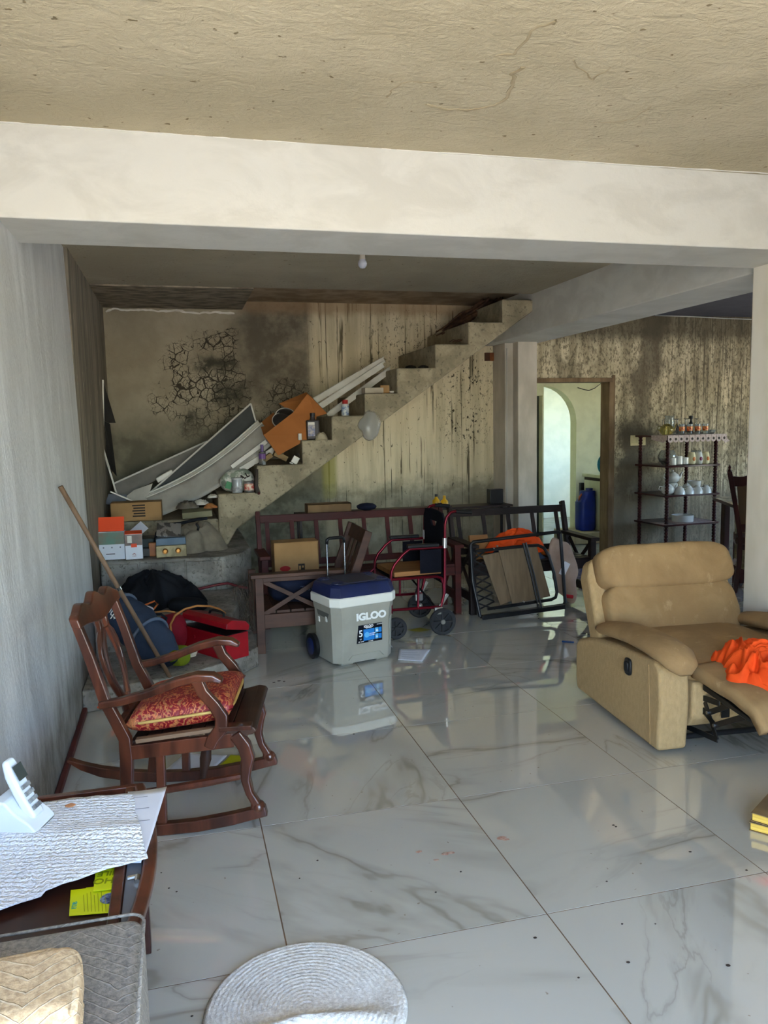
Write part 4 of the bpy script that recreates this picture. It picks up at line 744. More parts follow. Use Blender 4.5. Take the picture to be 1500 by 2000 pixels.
# ---------------------------------------------------------------- wheelchair
M['wcred'] = mat('metallic_red', rgb(104, 10, 28), rgb(86, 8, 24), rough=.28, metal=.6); M['wcblk'] = mat('black_nylon', rgb(12, 13, 20), rgb(17, 18, 27), rough=.8, bump=.2, bscale=200, spec=.1)
M['alu'] = mat('aluminium', rgb(196, 194, 186), rough=.3, metal=.9); M['rubber'] = mat('grey_rubber', rgb(30, 30, 32), rgb(40, 40, 42), rough=.7)
WC = thing('wheelchair', 'folding transport wheelchair with dark red tube frame and black seat', 'wheelchair', (0, 0, 0))
for k, y in enumerate((2.42, 2.90)):
    T_ = lambda pts, r=.011, nm='frame_tube', m_=None: B().tube([(a, y, b) for a, b in pts], r, 10).build(nm, m_ or M['wcred'], WC, smooth=50)
    T_([(.745, .19), (.775, .30), (.78, .42), (.782, .62), (.787, .80), (.80, .85), (.83, .882), (.86, .889), (.90, .886)], nm='back_tube')
    T_([(.87, .889), (.99, .876)], .015, 'push_grip', M['blackpl']); T_([(.781, .63), (.783, .70)], .017, 'fold_joint', M['alu'])
    T_([(.78, .636), (.52, .636), (.47, .60), (.405, .53), (.382, .48), (.377, .43), (.376, .18)], nm='arm_tube'); B().bb((.50, y-.025, .642), (.735, y+.025, .668)).build('arm_pad', M['blackpl'], WC, .008)
    T_([(.376, .425), (.72, .425), (.755, .41), (.77, .37), (.775, .31)], nm='seat_tube'); T_([(.36, .205), (.745, .20)], nm='lower_tube'); T_([(.582, .42), (.575, .205)], .009, 'upright')
    T_([(.376, .425), (.30, .36), (.22, .16)], .009, 'footrest_tube'); B().box((.20, y+.06*(1 if k == 0 else -1), .12), (.14, .10, .012), rot('Y', 18)).build('footplate', M['blackpl'], WC, .003)
    B().bar((.80, y, .29), (.735, y, .19), .012, .022).build('brake_lever', M['alu'], WC, .002); B().box((.725, y-.01, .175), (.06, .03, .055)).build('brake_block', M['alu'], WC, .006)
    yy = y-.035 if k == 0 else y+.035
    for x, r, nm in ((.748, .098, 'wheel'), (.40, .078, 'wheel')):
        w = B().lathe([(r-.024, -.011), (r-.008, -.015), (r, -.008), (r, .008), (r-.008, .015), (r-.024, .011), (r-.024, -.011)], (x, yy, r), 36, rot('X', 90)).build(nm, M['rubber'], WC, smooth=40)
        B().lathe([(0, -.018), (.016, -.018), (.018, -.01), (.018, .01), (.016, .018), (0, .018)], (x, yy, r), 14, rot('X', 90)).build('hub', M['alu'] if x > .5 else M['rubber'], w, smooth=40)
        for j in range(8):
            a = 2*PI*j/8; B().bar((x+math.cos(a)*.014, yy, r+math.sin(a)*.014), (x+math.cos(a)*(r-.02), yy, r+math.sin(a)*(r-.02)), .014, .014, (0, 1, 0)).build('spoke', M['rubber'], w, .002)
        B().cyl((x, y, r), (x, yy, r), .007, n=8).build('axle', M['alu'], w, smooth=40)
    B().bb((.60, y+(.012 if k == 0 else -.016), .45), (.76, y+(.016 if k == 0 else -.012), .62)).build('side_guard', M['wcblk'], WC)
B().tube([(.60, 2.43, .41), (.70, 2.89, .21)], .008, 8).build('cross_brace', M['blackmetal'], WC, smooth=40); B().tube([(.60, 2.89, .41), (.70, 2.43, .21)], .008, 8).build('cross_brace', M['blackmetal'], WC, smooth=40)
bf = [(2.43, .36), (2.89, .36), (2.90, .82), (2.86, .875), (2.75, .885), (2.57, .885), (2.46, .875), (2.42, .82)]
bk_ = B(); ho = [(2.585, .80), (2.735, .80), (2.70, .762), (2.62, .762)]
vs = []
for x in (.775, .789):
    vs += [(x+.006*(b-.4), a, b) for a, b in bf] + [(x+.006*(b-.4), a, b) for a, b in ho]
n8 = len(bf); fs = []
ring = lambda o: [(0, 1, 10, 11), (1, 2, 9, 10), (2, 3, 4, 9), (4, 5, 8, 9), (5, 6, 7, 8), (7, 0, 11, 8)]
for o_ in (0, 12): fs += [tuple(i+o_ for i in f) for f in ring(0)]
for L in (range(8), range(8, 12)):
    L = list(L)
    for i, a in enumerate(L): c = L[(i+1) % len(L)]; fs.append((a, c, c+12, a+12))
bk_.add(vs, fs).build('backrest', M['wcblk'], WC, .003)
B().bb((.385, 2.44, .412), (.77, 2.88, .432)).build('seat', M['wcblk'], WC, .006)
tag(B().box((.575, 2.655, .452), (.36, .40, .034), rot('Z', 4)).build('plywood_board', M['ply'], bevel=.002), 'square of bare plywood lying on the wheelchair seat', 'board')

# ---------------------------------------------------------------- folded cot
CT = thing('folding_cot', 'folded black metal cot with brown board panels leaning on the bench', 'cot', (0, 0, 0))
cp = lambda x, z, d=0: Vector((x, 2.70+.16*z+d, z))
def crect(pts, r, d, nm='frame_tube'): B().tube([cp(a, b, d) for a, b in pts], r, 10).build(nm, M['blackmetal'], CT, smooth=50)
crect([(1.17, .02), (1.125, .30), (1.13, .575), (1.15, .595), (1.88, .635), (1.90, .62)], .014, .02, 'outer_frame')
crect([(1.17, .02), (1.5, .035), (1.88, .055), (1.90, .08), (1.90, .62)], .014, .02, 'outer_frame')
crect([(1.22, .085), (1.5, .10), (1.76, .115), (1.80, .13), (1.815, .17), (1.80, .32), (1.765, .46), (1.73, .52), (1.68, .545), (1.55, .545), (1.15, .53)], .013, -.02, 'inner_frame')
crect([(1.55, .57), (1.60, .33), (1.645, .06)], .009, -.03, 'cross_tube'); crect([(1.57, .575), (1.62, .33), (1.665, .06)], .007, -.035, 'cross_tube')
for a, b, c_, d_, nm in ((1.215, .42, .12, .49, .0), (1.37, .385, .16, .53, .012)): pass
M['cotb'] = mat('brown_hardboard', rgb(96, 80, 60), rgb(110, 92, 70), rough=.8, scale=4, stretch=(6, 1, 1))
B().add([cp(1.215, .49, .0), cp(1.37, .51, 0), cp(1.46, .13, 0), cp(1.335, .10, 0)] + [cp(1.215, .49, .014), cp(1.37, .51, .014), cp(1.46, .13, .014), cp(1.335, .10, .014)], [(0, 1, 2, 3), (4, 7, 6, 5), (0, 4, 5, 1), (1, 5, 6, 2), (2, 6, 7, 3), (3, 7, 4, 0)]).build('panel', M['cotb'], CT, .003)
B().add([cp(1.345, .535, -.014), cp(1.67, .545, -.014), cp(1.76, .14, -.014), cp(1.43, .105, -.014)] + [cp(1.345, .535, -.001), cp(1.67, .545, -.001), cp(1.76, .14, -.001), cp(1.43, .105, -.001)], [(0, 1, 2, 3), (4, 7, 6, 5), (0, 4, 5, 1), (1, 5, 6, 2), (2, 6, 7, 3), (3, 7, 4, 0)]).build('panel', M['cotb'], CT, .003)
for k in range(7):
    z = .07+.065*k; B().bar(cp(1.145, z+.06, .01), cp(1.235+.06*(1-k/7), z, .01), .006, .012).build('lattice_bar', M['blackmetal'], CT); B().bar(cp(1.145, z, .016), cp(1.235+.06*(1-k/7), z+.06, .016), .006, .012).build('lattice_bar', M['blackmetal'], CT)
B().bar(cp(1.175, .02, -.01), cp(1.88, .05, -.01), .03, .035).build('foot_rail', M['blackmetal'], CT, .004)
for x, z in ((1.33, .56), (1.52, .12), (1.64, .10), (1.30, .545)): B().cyl(cp(x, z, -.04), cp(x, z, -.02), .006, n=8).build('bolt', M['alu'], CT, smooth=40)

# ---------------------------------------------------------------- shelf unit with crockery
M['turn'] = wood('dark_mahogany', rgb(44, 14, 14), rgb(66, 22, 20), .3, 'Z', 10)
SH = thing('display_shelf', 'open mahogany shelf stand with turned posts against the stained wall', 'shelf', (3.90, 4.33, 0), .06); SX, SY = .61, .46
ZS = (.06, .40, .71, 1.02, 1.335)
def turned(z0, z1):
    n = 10; pr = []
    for k in range(n*4+1):
        q = k/(n*4); pr.append((.014+.0085*abs(math.sin(q*n*PI))**.7, z0+(z1-z0)*q))
    return pr
_m = None
for x, y in ((0, 0), (SX, 0), (0, SY), (SX, SY)):
    for a, b in zip(ZS, ZS[1:]): B().lathe(turned(a, b), (x, y, 0), 12).build('turned_post', M['turn'], SH, smooth=60)
    B().lathe([(.012, 0), (.02, .015), (.016, .045), (.02, .06)], (x, y, 0), 12).build('foot', M['turn'], SH, smooth=60)
for z in ZS: B().prism([(-.05, -.02), (0, -.05), (SX*.5, -.03), (SX, -.05), (SX+.05, -.02), (SX+.05, SY+.03), (-.05, SY+.03)], .018, lambda a, b, t: (a, b, z-.009+t)).build('shelf_board', M['turn'], SH, .003)
M['lace'] = mat('pinkish_lace', rgb(196, 180, 172), rgb(170, 152, 146), rough=.9, scale=60); M['glass'] = mat('clear_glass', rgb(232, 238, 236), rough=.03, Transmission_Weight=.92, IOR=1.45); M['china'] = mat('white_china', rgb(214, 214, 206), rgb(200, 202, 196), rough=.12)
SL = lambda x, y, z: SH.matrix_basis @ Vector((x, y, z))
bpy.context.view_layer.update(); SMW = Matrix.Translation((3.90, 4.33, 0)) @ Matrix.Rotation(.06, 4, 'Z'); SL = lambda x, y, z: SMW @ Vector((x, y, z))
# scalloped lace runner on the top shelf
lr = thing('lace_runner', 'pinkish scalloped lace runner hanging over the top shelf edge', 'lace', (3.90, 4.33, 0), .06)
B().bb((-.05, -.052, 1.345), (SX+.05, .20, 1.347)).build('cloth', M['lace'], lr)
for k in range(11):
    x = -.045+k*.068; P_ = [(x, 1.346)] + [(x+.032-.032*math.cos(PI*j/8), 1.30-.03*math.sin(PI*j/8)) for j in range(9)] + [(x+.064, 1.346)]
    B().prism(P_, .002, lambda a, b, t: (a, -.056+t, b)).build('scallop', M['lace'], lr)
    B().lathe([(.010, 0), (.014, 0), (.014, .001), (.010, .001)], (x+.032, -.0565, 1.305), 12, rot('X', 90)).build('eyelet', M['blackp'], lr)
B().prism([(-.054, 1.346), (-.054, 1.30), (-.0, 1.27), (.10, 1.285), (.2, 1.30), (.2, 1.346)], .002, lambda a, b, t: (-.056+t, a+.0, b)).build('side_drop', M['lace'], lr)
B().prism([(SX+.05, 1.346), (SX+.13, 1.27), (SX+.07, 1.25), (SX+.04, 1.30)], .002, lambda a, b, t: (a, -.054+t, b)).build('corner_drop', M['lace'], lr)
VS = 1.3
def vessel(name, label, prof, x, y, z, m, cat, group=None, n=20, extra=None, sm=50):
    p = SL(x, y, z); t_ = thing(name, label, cat, p, 0, group); t_.scale = (VS, VS, VS); b_ = B().lathe(prof, (0, 0, 0), n).build('body', m, t_, smooth=sm)
    if extra: extra(t_)
    return t_
def teapot(label, x, y, z, s, m, accent=None, rz=0, nm='teapot'):
    t_ = thing(nm, label, 'teapot', SL(x, y, z), rz)
    B().lathe([(0, 0), (.035*s, 0), (.055*s, .02*s), (.06*s, .045*s), (.05*s, .07*s), (.028*s, .085*s), (.026*s, .088*s), (.022*s, .092*s), (0, .096*s)], (0, 0, 0), 20).build('body', m, t_, smooth=60)
    B().tube([(.05*s, 0, .03*s), (.075*s, 0, .045*s), (.085*s, 0, .075*s), (.1*s, 0, .09*s)], [.014*s, .011*s, .008*s, .006*s], 8).build('spout', m, t_, smooth=0)
    B().tube([(-.05*s, 0, .07*s), (-.08*s, 0, .075*s), (-.088*s, 0, .05*s), (-.055*s, 0, .028*s)], .005*s, 8).build('handle', m, t_, smooth=0)
    B().blob((0, 0, .102*s), (.01*s, .01*s, .01*s), n=10, m=6).build('knob', accent or m, t_, smooth=0); return t_
zt = 1.348; ORD = ('first', 'second', 'third', 'fourth', 'fifth', 'sixth', 'seventh')
teapot('yellowish glass teapot at the left of the top shelf', .06, .10, zt, 1.25, mat('amber_glass', rgb(214, 200, 120), rough=.05, Transmission_Weight=.8), M['glass'])
vessel('glass_jug', 'tall clear glass jug behind the red glasses on the top shelf', [(.035, 0), (.04, .01), (.042, .10), (.036, .14), (.042, .155), (.039, .155), (.033, .14), (.038, .1), (.036, .012), (0, .01)], .20, .24, zt, M['glass'], 'jug', extra=lambda t_: B().tube([(-.04, 0, .13), (-.065, 0, .12), (-.065, 0, .06), (-.041, 0, .04)], .005, 8).build('handle', M['glass'], t_, smooth=0))
rg = mat('red_gold_band', rgb(176, 44, 28), rgb(214, 150, 80), rough=.2, scale=60)
for k in range(7):
    vessel('drinking_glass', ORD[k] + ' red and gold banded tumbler from the left on the top shelf', [(.018, 0), (.02, .004), (.023, .085), (.021, .085), (.0185, .008), (0, .006)], .17+.05*k, .0+.055*(k % 2), zt, M['glass'], 'glass', 'red banded tumblers on the top shelf', 14, lambda t_: B().lathe([(.0215, .03), (.0228, .065), (.0222, .065), (.021, .03)], (0, 0, 0), 14).build('band', rg, t_, smooth=50))
for k in range(5): vessel('wine_glass', ORD[k] + ' upturned stemmed glass from the left at the back of the top shelf', [(.028, 0), (.024, .04), (.01, .07), (.005, .08), (.005, .12), (.024, .128), (0, .13)], .27+.07*k, .24+.05*(k % 2), zt, M['glass'], 'glass', 'upturned glasses at the back of the top shelf', 14)
vessel('dark_bottle', 'small dark bottle among the glasses on the top shelf', [(.014, 0), (.016, .005), (.016, .09), (.007, .11), (.007, .125), (.016, .13), (.016, .15), (0, .152)], .41, .155, zt, M['blackpl'], 'bottle')
for k in range(3): vessel('glass_bowl', ORD[k] + ' low clear dish from the left at the right end of the top shelf', [(.018, 0), (.03, .012), (.036, .035), (.034, .035), (.027, .014), (0, .006)], .545+.03*k, .0+.1*k, zt, M['glass'], 'bowl', 'clear dishes on the top shelf', 16)
zt = 1.03
vessel('glass_bowl', 'round clear glass fish bowl at the left of the second shelf', [(.035, 0), (.065, .03), (.075, .065), (.062, .105), (.05, .12), (.046, .12), (.058, .104), (.071, .065), (.06, .033), (0, .008)], .09, .12, zt, M['glass'], 'bowl', n=24)
for k, (x, h) in enumerate(((.06, .06), (.19, .072), (.265, .058))): vessel('china_cup', ('tall', 'middle', 'short')[(1, 0, 2)[k]] + ' white cup on the second shelf, ' + ('beside the post', 'beside the glass bowl', 'beside the yellow jar')[k], [(.022, 0), (.03, .006), (.028, h), (.025, h), (.026, .01), (0, .008)], x+(.02 if k == 0 else 0), .02 if k == 0 else .06, zt, M['china'], 'cup', n=16)
jm = mat('cream_jar', rgb(214, 200, 150), rgb(224, 214, 176), rough=.2); jm2 = mat('purple_flower', rgb(110, 30, 70), rough=.4)
for k, x in enumerate((.35, .44, .53)):
    vessel('painted_jar', ('left cream', 'middle white', 'right cream')[k] + ' jar with a painted flower on the second shelf', [(.024, 0), (.032, .008), (.036, .05), (.028, .085), (.024, .092), (.026, .10), (.022, .10), (0, .09)], x, .06, zt, M['china'] if k == 1 else jm, 'jar', n=18, extra=lambda t_: B().blob((0, -.034, .045), (.014, .004, .017), n=10, m=6).build('painted_flower', jm2 if k == 1 else mat('orange_flower', rgb(190, 110, 50), rough=.4), t_, smooth=0))
vessel('glass_bowl', 'clear glass vase at the right of the second shelf', [(.025, 0), (.045, .02), (.05, .05), (.035, .09), (.042, .105), (.039, .105), (.032, .088), (.046, .05), (.04, .022), (0, .008)], .57, .26, zt, M['glass'], 'vase', n=20)
zt = .72
teapot('largest white china teapot, raised at the back of the third shelf', .24, .22, zt+.109, 1.25, M['china']); vessel('china_bowl', 'upturned white bowl under the large teapot', [(.06, 0), (.06, .012), (.035, .08), (0, .084)], .24, .22, zt, M['china'], 'bowl')
teapot('small white china teapot at the left of the third shelf', .07, .08, zt, 1.2, M['china'])
for k, x in enumerate((.175, .29, .40, .51)):
    vessel('china_teacup', ('first', 'second', 'third', 'fourth')[k] + ' white upturned teacup from the left on the third shelf', [(.045, 0), (.043, .02), (.03, .05), (.02, .058), (.02, .066), (0, .066)], x, .02, zt, M['china'], 'cup', n=18, extra=lambda t_: B().tube([(.04, 0, .012), (.06, 0, .02), (.056, 0, .042), (.03, 0, .048)], .004, 6).build('handle', M['china'], t_, smooth=0))
vessel('sugar_bowl', 'white sugar bowl with a red dot behind the teacups', [(.03, 0), (.04, .03), (.03, .06), (.01, .075), (0, .085)], .38, .16, zt, M['china'], 'bowl', extra=lambda t_: B().blob((.0, -.038, .035), (.01, .004, .01), n=8, m=6).build('red_dot', M['redp'], t_))
vessel('china_bowl', 'white deep bowl at the back right of the third shelf', [(.03, 0), (.05, .03), (.058, .09), (.054, .09), (.046, .03), (0, .01)], .52, .22, zt, M['china'], 'bowl')
zt = .41; VS = 1
tag(B().prism([(-.05, -.045), (.05, -.05), (.09, .02), (.02, .2), (-.05, .2)], .003, lambda a, b, t: SL(a, b, zt+t)).build('doily', M['lace'], bevel=.001), 'white doily on the left of the fourth shelf', 'doily'); tag(B().prism([(.12, -.03), (.60, -.03), (.62, .3), (.14, .3)], .002, lambda a, b, t: SL(a, b, zt+.0005+t)).build('shelf_paper', M['lace']), 'pale paper lining the fourth shelf', 'paper')
vessel('casserole_dish', 'wide white round casserole dish on the fourth shelf', [(.10, .003), (.112, .006), (.115, .075), (.109, .075), (.105, .012), (0, .01)], .30, .12, zt, M['china'], 'dish', n=32)
tag(B().prism([(.05, -.02), (.55, -.02), (.55, .4), (.05, .4)], .006, lambda a, b, t: SL(a, b, .07+t)).build('tray', mat('dull_tray', rgb(126, 122, 104), rgb(108, 104, 88), rough=.6), bevel=.002), 'dull beige tray on the lowest shelf', 'tray')
# switch plate
sw = thing('switch_plate', 'cream triple light switch on the stained wall beside the shelf', 'switch', (3.925, YB-.001, 1.285)); M['cream'] = mat('cream_plastic', rgb(206, 194, 146), rough=.4)
B().bb((-.095, -.012, -.058), (.095, 0, .058)).build('plate', M['cream'], sw, .004)
for k in range(3): B().bb((-.075+.052*k, -.017, -.03), (-.03+.052*k, -.011, .03)).build('rocker_switch', M['cream'], sw, .003)

# ---------------------------------------------------------------- rubbish on the stairs
M['pvc'] = mat('white_pvc', rgb(206, 202, 190), rgb(190, 186, 172), rough=.35); M['pvcd'] = mat('grey_panel', rgb(108, 106, 98), rgb(122, 118, 110), rough=.4)
def panel(name, label, pts, th, m, edge=None, em=None, cat='panel', er=.014):
    """flat panel through 4 points with thickness along its normal, optional edge strips given as index pairs"""
    c = [Vector(p) for p in pts]; n = (c[1]-c[0]).cross(c[3]-c[0]).normalized()*th
    if not edge: return tag(B().add(c+[p+n for p in c], [(0, 3, 2, 1), (4, 5, 6, 7), (0, 1, 5, 4), (1, 2, 6, 5), (2, 3, 7, 6), (3, 0, 4, 7)]).build(name, m, bevel=.002), label, cat)
    t_ = thing(name, label, cat); B().add(c+[p+n for p in c], [(0, 3, 2, 1), (4, 5, 6, 7), (0, 1, 5, 4), (1, 2, 6, 5), (2, 3, 7, 6), (3, 0, 4, 7)]).build('sheet', m, t_, .001)
    for i, j in edge: B().bar(c[i]+n*.5, c[j]+n*.5, er, er+th, n).build('edge_strip', em, t_, .001)
    return t_
Yp = lambda x, y, Y: at(x, y, 'y', Y)
panel('framed_screen', 'dark screen in a thin white frame leaning low along the back wall', [Yp(222, 945, 4.45), Yp(232, 975, 4.42), Yp(420, 880, 4.50), Yp(405, 862, 4.55)], .006, M['pvcd'], ((0, 3), (0, 1)), M['pvc'], 'screen')
panel('framed_screen', 'dark screen in a thin white frame propped steeply up the stairs', [Yp(283, 972, 4.25), Yp(300, 985, 4.22), Yp(503, 835, 4.32), Yp(490, 789, 4.36)], .006, mat('dark_mesh', rgb(44, 46, 44), rgb(54, 56, 54), rough=.5), ((0, 3), (3, 2)), M['pvc'], 'screen')
# curved white panel, bowed along the stairs
def bow(name, label, p0, p1, h, th, sag, y, m, w0=0):
    a, b = Yp(*p0, y), Yp(*p1, y)
    def f(u, v):
        p = a.lerp(b, u) + Vector((0, 0, -sag*math.sin(PI*u))); q = (b-a).normalized(); up = Vector((-q.z, 0, q.x)); return p + up*(h*(v-1)) + Vector((0, -.10*(1-v), 0))
    t_ = thing(name, label, 'panel'); B().grid(24, 6, f).build('sheet', m, t_, smooth=40, solid=th); B().tube([f(k/24, 1) for k in range(25)], .009, 8).build('edge_strip', M['pvc'], t_, smooth=0); return t_
bow('curved_panel', 'wide white panel bowed along the lower stairs', (285, 972), (512, 826), .19, .010, .075, 4.12, mat('shaded_white_sheet', rgb(160, 156, 146), rgb(142, 138, 128), rough=.45))  # white panel; the shade on its face is put into the grey colour
bow('curved_panel', 'second bowed white panel tucked behind the wide one', (283, 966), (504, 822), .17, .008, .07, 4.16, M['pvc'])
for k, (a, b, w, lab) in enumerate((((452, 912), (520, 862), .035, 'upper white trim strip under the bowed panel'), ((470, 918), (545, 872), .05, 'lower white trim strip under the bowed panel'), ((215, 960), (258, 978), .012, 'short white stick at the left wall above the carton'))):
    tag(B().bar(Yp(*a, 4.0), Yp(*b, 4.02), .03, w).build('trim_strip', M['pvc'], bevel=.002), lab, 'strip')
for k, (a, b) in enumerate((((610, 785), (750, 702)), ((615, 800), (748, 712)), ((640, 812), (762, 722)))):
    pa, pb = Yp(*a, 4.05+.05*(2-k)), Yp(*b, 4.12+.05*(2-k)); d = (pb-pa).normalized()
    t_ = thing('pvc_board', ('topmost', 'middle', 'lowest')[k] + ' of the long white boards leaning up the middle stairs', 'board'); B().bar(pa, pb, .012, .055).build('board', M['pvc'], t_, .002); B().bar(pa+Vector((0, -.008, .024)), pb+Vector((0, -.008, .024)), .01, .008).build('edge_lip', M['pvc'], t_, .001)
# open brown carton lying on its side up the stairs
def quad(pts, th, name, m, par):
    c = [Vector(p) for p in pts]; n = (c[1]-c[0]).cross(c[3]-c[0]).normalized()*th; return B().add(c+[p+n for p in c], [(0, 3, 2, 1), (4, 5, 6, 7), (0, 1, 5, 4), (1, 2, 6, 5), (2, 3, 7, 6), (3, 0, 4, 7)]).build(name, m, par)
CB = thing('open_carton', 'open orange-brown carton tipped along the middle stairs', 'box')
f0 = [Yp(515, 850, 3.86), Yp(543, 888, 3.84), Yp(590, 872, 3.84), Yp(612, 850, 3.84), Yp(614, 815, 3.88), Yp(601, 770, 3.92), Yp(572, 805, 3.90), Yp(545, 838, 3.88)]
quad([Yp(515, 850, 3.86), Yp(543, 890, 3.83), Yp(612, 852, 3.84), Yp(572, 806, 3.90)], .005, 'front_panel', M['cardb2'], CB); quad([Yp(572, 806, 3.90), Yp(612, 852, 3.84), Yp(618, 815, 3.86), Yp(600, 770, 3.92)], .005, 'front_flap', M['cardb2'], CB)
quad([Yp(600, 770, 3.92), Yp(614, 815, 3.87), Yp(638, 808, 3.90), Yp(612, 780, 3.97)], .005, 'end_flap', M['cardb2'], CB); quad([Yp(508, 828, 4.22), Yp(515, 850, 3.87), Yp(545, 838, 3.90), Yp(535, 806, 4.22)], .005, 'side_panel', M['cardb2'], CB)
quad([Yp(508, 830, 4.24), Yp(598, 770, 4.24), Yp(604, 790, 4.22), Yp(545, 850, 4.20)], .005, 'back_panel', M['cardb2'], CB); quad([Yp(545, 788, 4.25), Yp(598, 766, 4.25), Yp(612, 778, 4.12), Yp(572, 806, 4.15)], .005, 'back_flap', M['cardb2'], CB)
quad([Yp(543, 889, 3.84), Yp(612, 852, 3.85), Yp(606, 838, 4.2), Yp(540, 870, 4.2)], .005, 'bottom_panel', M['cardb2'], CB)
for k in range(2):
    p = Yp(552+k*6, 822-k*9, 4.0+k*.05); pt = thing('pot_lid', ('front', 'rear')[k] + ' dark round pot lid inside the open carton', 'lid', p); R_ = rot('X', 50) @ rot('Z', 30)
    B().lathe([(0, .03), (.05, .025), (.085, .008), (.09, 0), (.086, -.004), (0, .012)], (0, 0, 0), 24, R_).build('dome', mat('dark_steel', rgb(70, 70, 70), rough=.3, metal=.7), pt, smooth=50); B().lathe([(.086, -.004), (.094, 0), (.092, .007), (.085, .006)], (0, 0, 0), 24, R_).build('rim', M['pvc'], pt, smooth=50)
# bottles, cans, bags on single steps
def can(name, label, p, r, h, m, cap=None, capm=None, lm=None, cat='can', lz=(.2, .8)):
    t_ = thing(name, label, cat, p); B().lathe([(r*.95, 0), (r, .004), (r, h-.004), (r*.94, h), (r*.9, h-.003), (0, h-.003)], (0, 0, 0), 20).build('body', m, t_, smooth=40)
    if cap: B().lathe([(r*cap[0], h-.004), (r*cap[0], h+cap[1]), (0, h+cap[1])], (0, 0, 0), 16).build('cap', capm, t_, smooth=40)
    if lm: B().lathe([(r*1.015, h*lz[0]), (r*1.015, h*lz[1])], (0, 0, 0), 20).build('label', lm, t_, smooth=40)
    return t_
M['sack'] = mat('printed_sack', rgb(206, 204, 190), rgb(128, 138, 120), rough=.5, scale=14, lo=.45, hi=.55); M['green'] = mat('green_print', rgb(34, 116, 62), rough=.5)
sk2 = thing('cement_sack', 'white plastic sack with black and green print on the stairs', 'sack', (-.55, 3.905, .977)); pillow((0, .02, .095), (.15, .09, .098), rot('Y', -12), e=2.4, wob=.22, fr=9).build('bag', M['sack'], sk2, smooth=0)
text('letters', 'J.A.L', .06, M['blackp'], sk2, (.03, -.083, .125), (PI/2-.3, -.45, 0), .001, .002); B().box((-.09, -.072, .06), (.05, .004, .06), rot('Y', 20)).build('green_patch', M['green'], sk2)
p = at(464, 962, 'y', 3.78); can('paint_can', 'grey lidded paint can beside the white sack', (p.x, 3.79, .976), .043, .115, mat('grey_can', rgb(158, 160, 160), rough=.35, metal=.3), (1.0, .01), mat('pale_lid', rgb(170, 172, 170), rough=.4), mat('grey_label', rgb(172, 172, 168), rgb(120, 122, 124), rough=.5, scale=40), lz=(.08, .5))
p = at(487, 961, 'y', 3.78); can('soup_can', 'red and white labelled tin beside the paint can', (p.x, 3.79, .976), .042, .092, mat('tin', rgb(150, 148, 142), rough=.3, metal=.8), None, None, mat('red_white_label', rgb(186, 40, 36), rgb(214, 200, 176), rough=.5, scale=34))
p = at(504, 963, 'y', 3.74); hm = thing('hand_tool', 'dark worn hand tool handle leaning against the step', 'tool', (p.x, 3.74, p.z)); B().tube([(0, 0, .0), (-.012, .01, .06), (0, .015, .2)], [.022, .018, .018], 10).build('handle', mat('dark_leather', rgb(58, 50, 44), rough=.6), hm, smooth=0); B().blob((.005, -.012, 0), (.014, .012, .014), n=12, m=8).build('end_knob', M['turn'], hm, smooth=0)
p = at(513, 905, 'y', 3.83); can('water_bottle', 'clear plastic bottle with a purple label on the second stair', (p.x, 3.84, 1.201), .030, .11, M['glass'], (.45, .06), mat('purple_cap', rgb(84, 66, 116), rough=.4), mat('purple_label', rgb(96, 60, 116), rough=.4), 'bottle', (.45, .85))
for k, (x, y, w, h, r_) in enumerate(((548, 893, .12, .045, 28), (522, 896, .09, .04, -32))): p = at(x, y, 'y', 3.88); tag(B().box((p.x, 3.9, p.z+.01), (w, .10, h), rot('Y', r_)).build('wood_offcut', wood('offcut', rgb(104, 84, 52), rgb(140, 116, 76), .7, 'X', 9), bevel=.002), ('flat wooden offcut under the open carton', 'sawn wooden offcut beside the purple bottle')[k], 'offcut')
p = at(577, 899, 'y', 3.78); wt = thing('charger', 'white plug-in charger on the edge of the second stair', 'charger', (p.x, 3.79, 1.205)); B().box((0, 0, .03), (.055, .03, .062), rot('Y', 30)).build('case', M['pvc'], wt, .004); B().box((-.035, 0, .004), (.03, .012, .008), rot('Y', 20)).build('prong', M['pvc'], wt); B().tube([(.028, 0, .055), (.035, 0, .075), (.025, 0, .085), (.012, 0, .075)], .004, 6).build('hook', M['blackpl'], wt, smooth=0)
p = at(586, 861, 'y', 3.8); can('film_canister', 'small white canister on the third stair edge', (p.x, 3.80, 1.402), .016, .055, M['pvc'], cat='canister')
p = at(611, 860, 'y', 3.8); ob = thing('oil_bottle', 'dark motor oil bottle with a pale label on the third stair', 'bottle', (p.x+.01, 3.84, 1.401)); dk = mat('dark_bottle_plastic', rgb(48, 42, 42), rough=.4)
B().box((0, 0, .085), (.115, .06, .17)).build('body', dk, ob, .014, seg=3); B().lathe([(.03, .165), (.02, .19), (.02, .205), (0, .205)], (.0, 0, 0), 14).build('neck', dk, ob, smooth=40); B().lathe([(.022, .20), (.022, .228), (0, .228)], (0, 0, 0), 12).build('cap', M['blackpl'], ob, smooth=40)
B().bb((-.048, -.0325, .03), (.012, -.031, .15)).build('label', mat('bottle_label', rgb(96, 104, 140), rgb(170, 160, 150), rough=.5, scale=30), ob); B().bb((-.045, -.0335, .128), (.01, -.032, .15)).build('label_top', M['pvc'], ob)
cloth_pile('rag', 'crumpled pale rag on the third stair beside the oil bottle', (.155, 3.80, 1.40), (.055, .04, .075), mat('pale_rag', rgb(176, 164, 138), rgb(150, 138, 112), rough=.9), 'rag', 3.3, .5, 3, n=40)
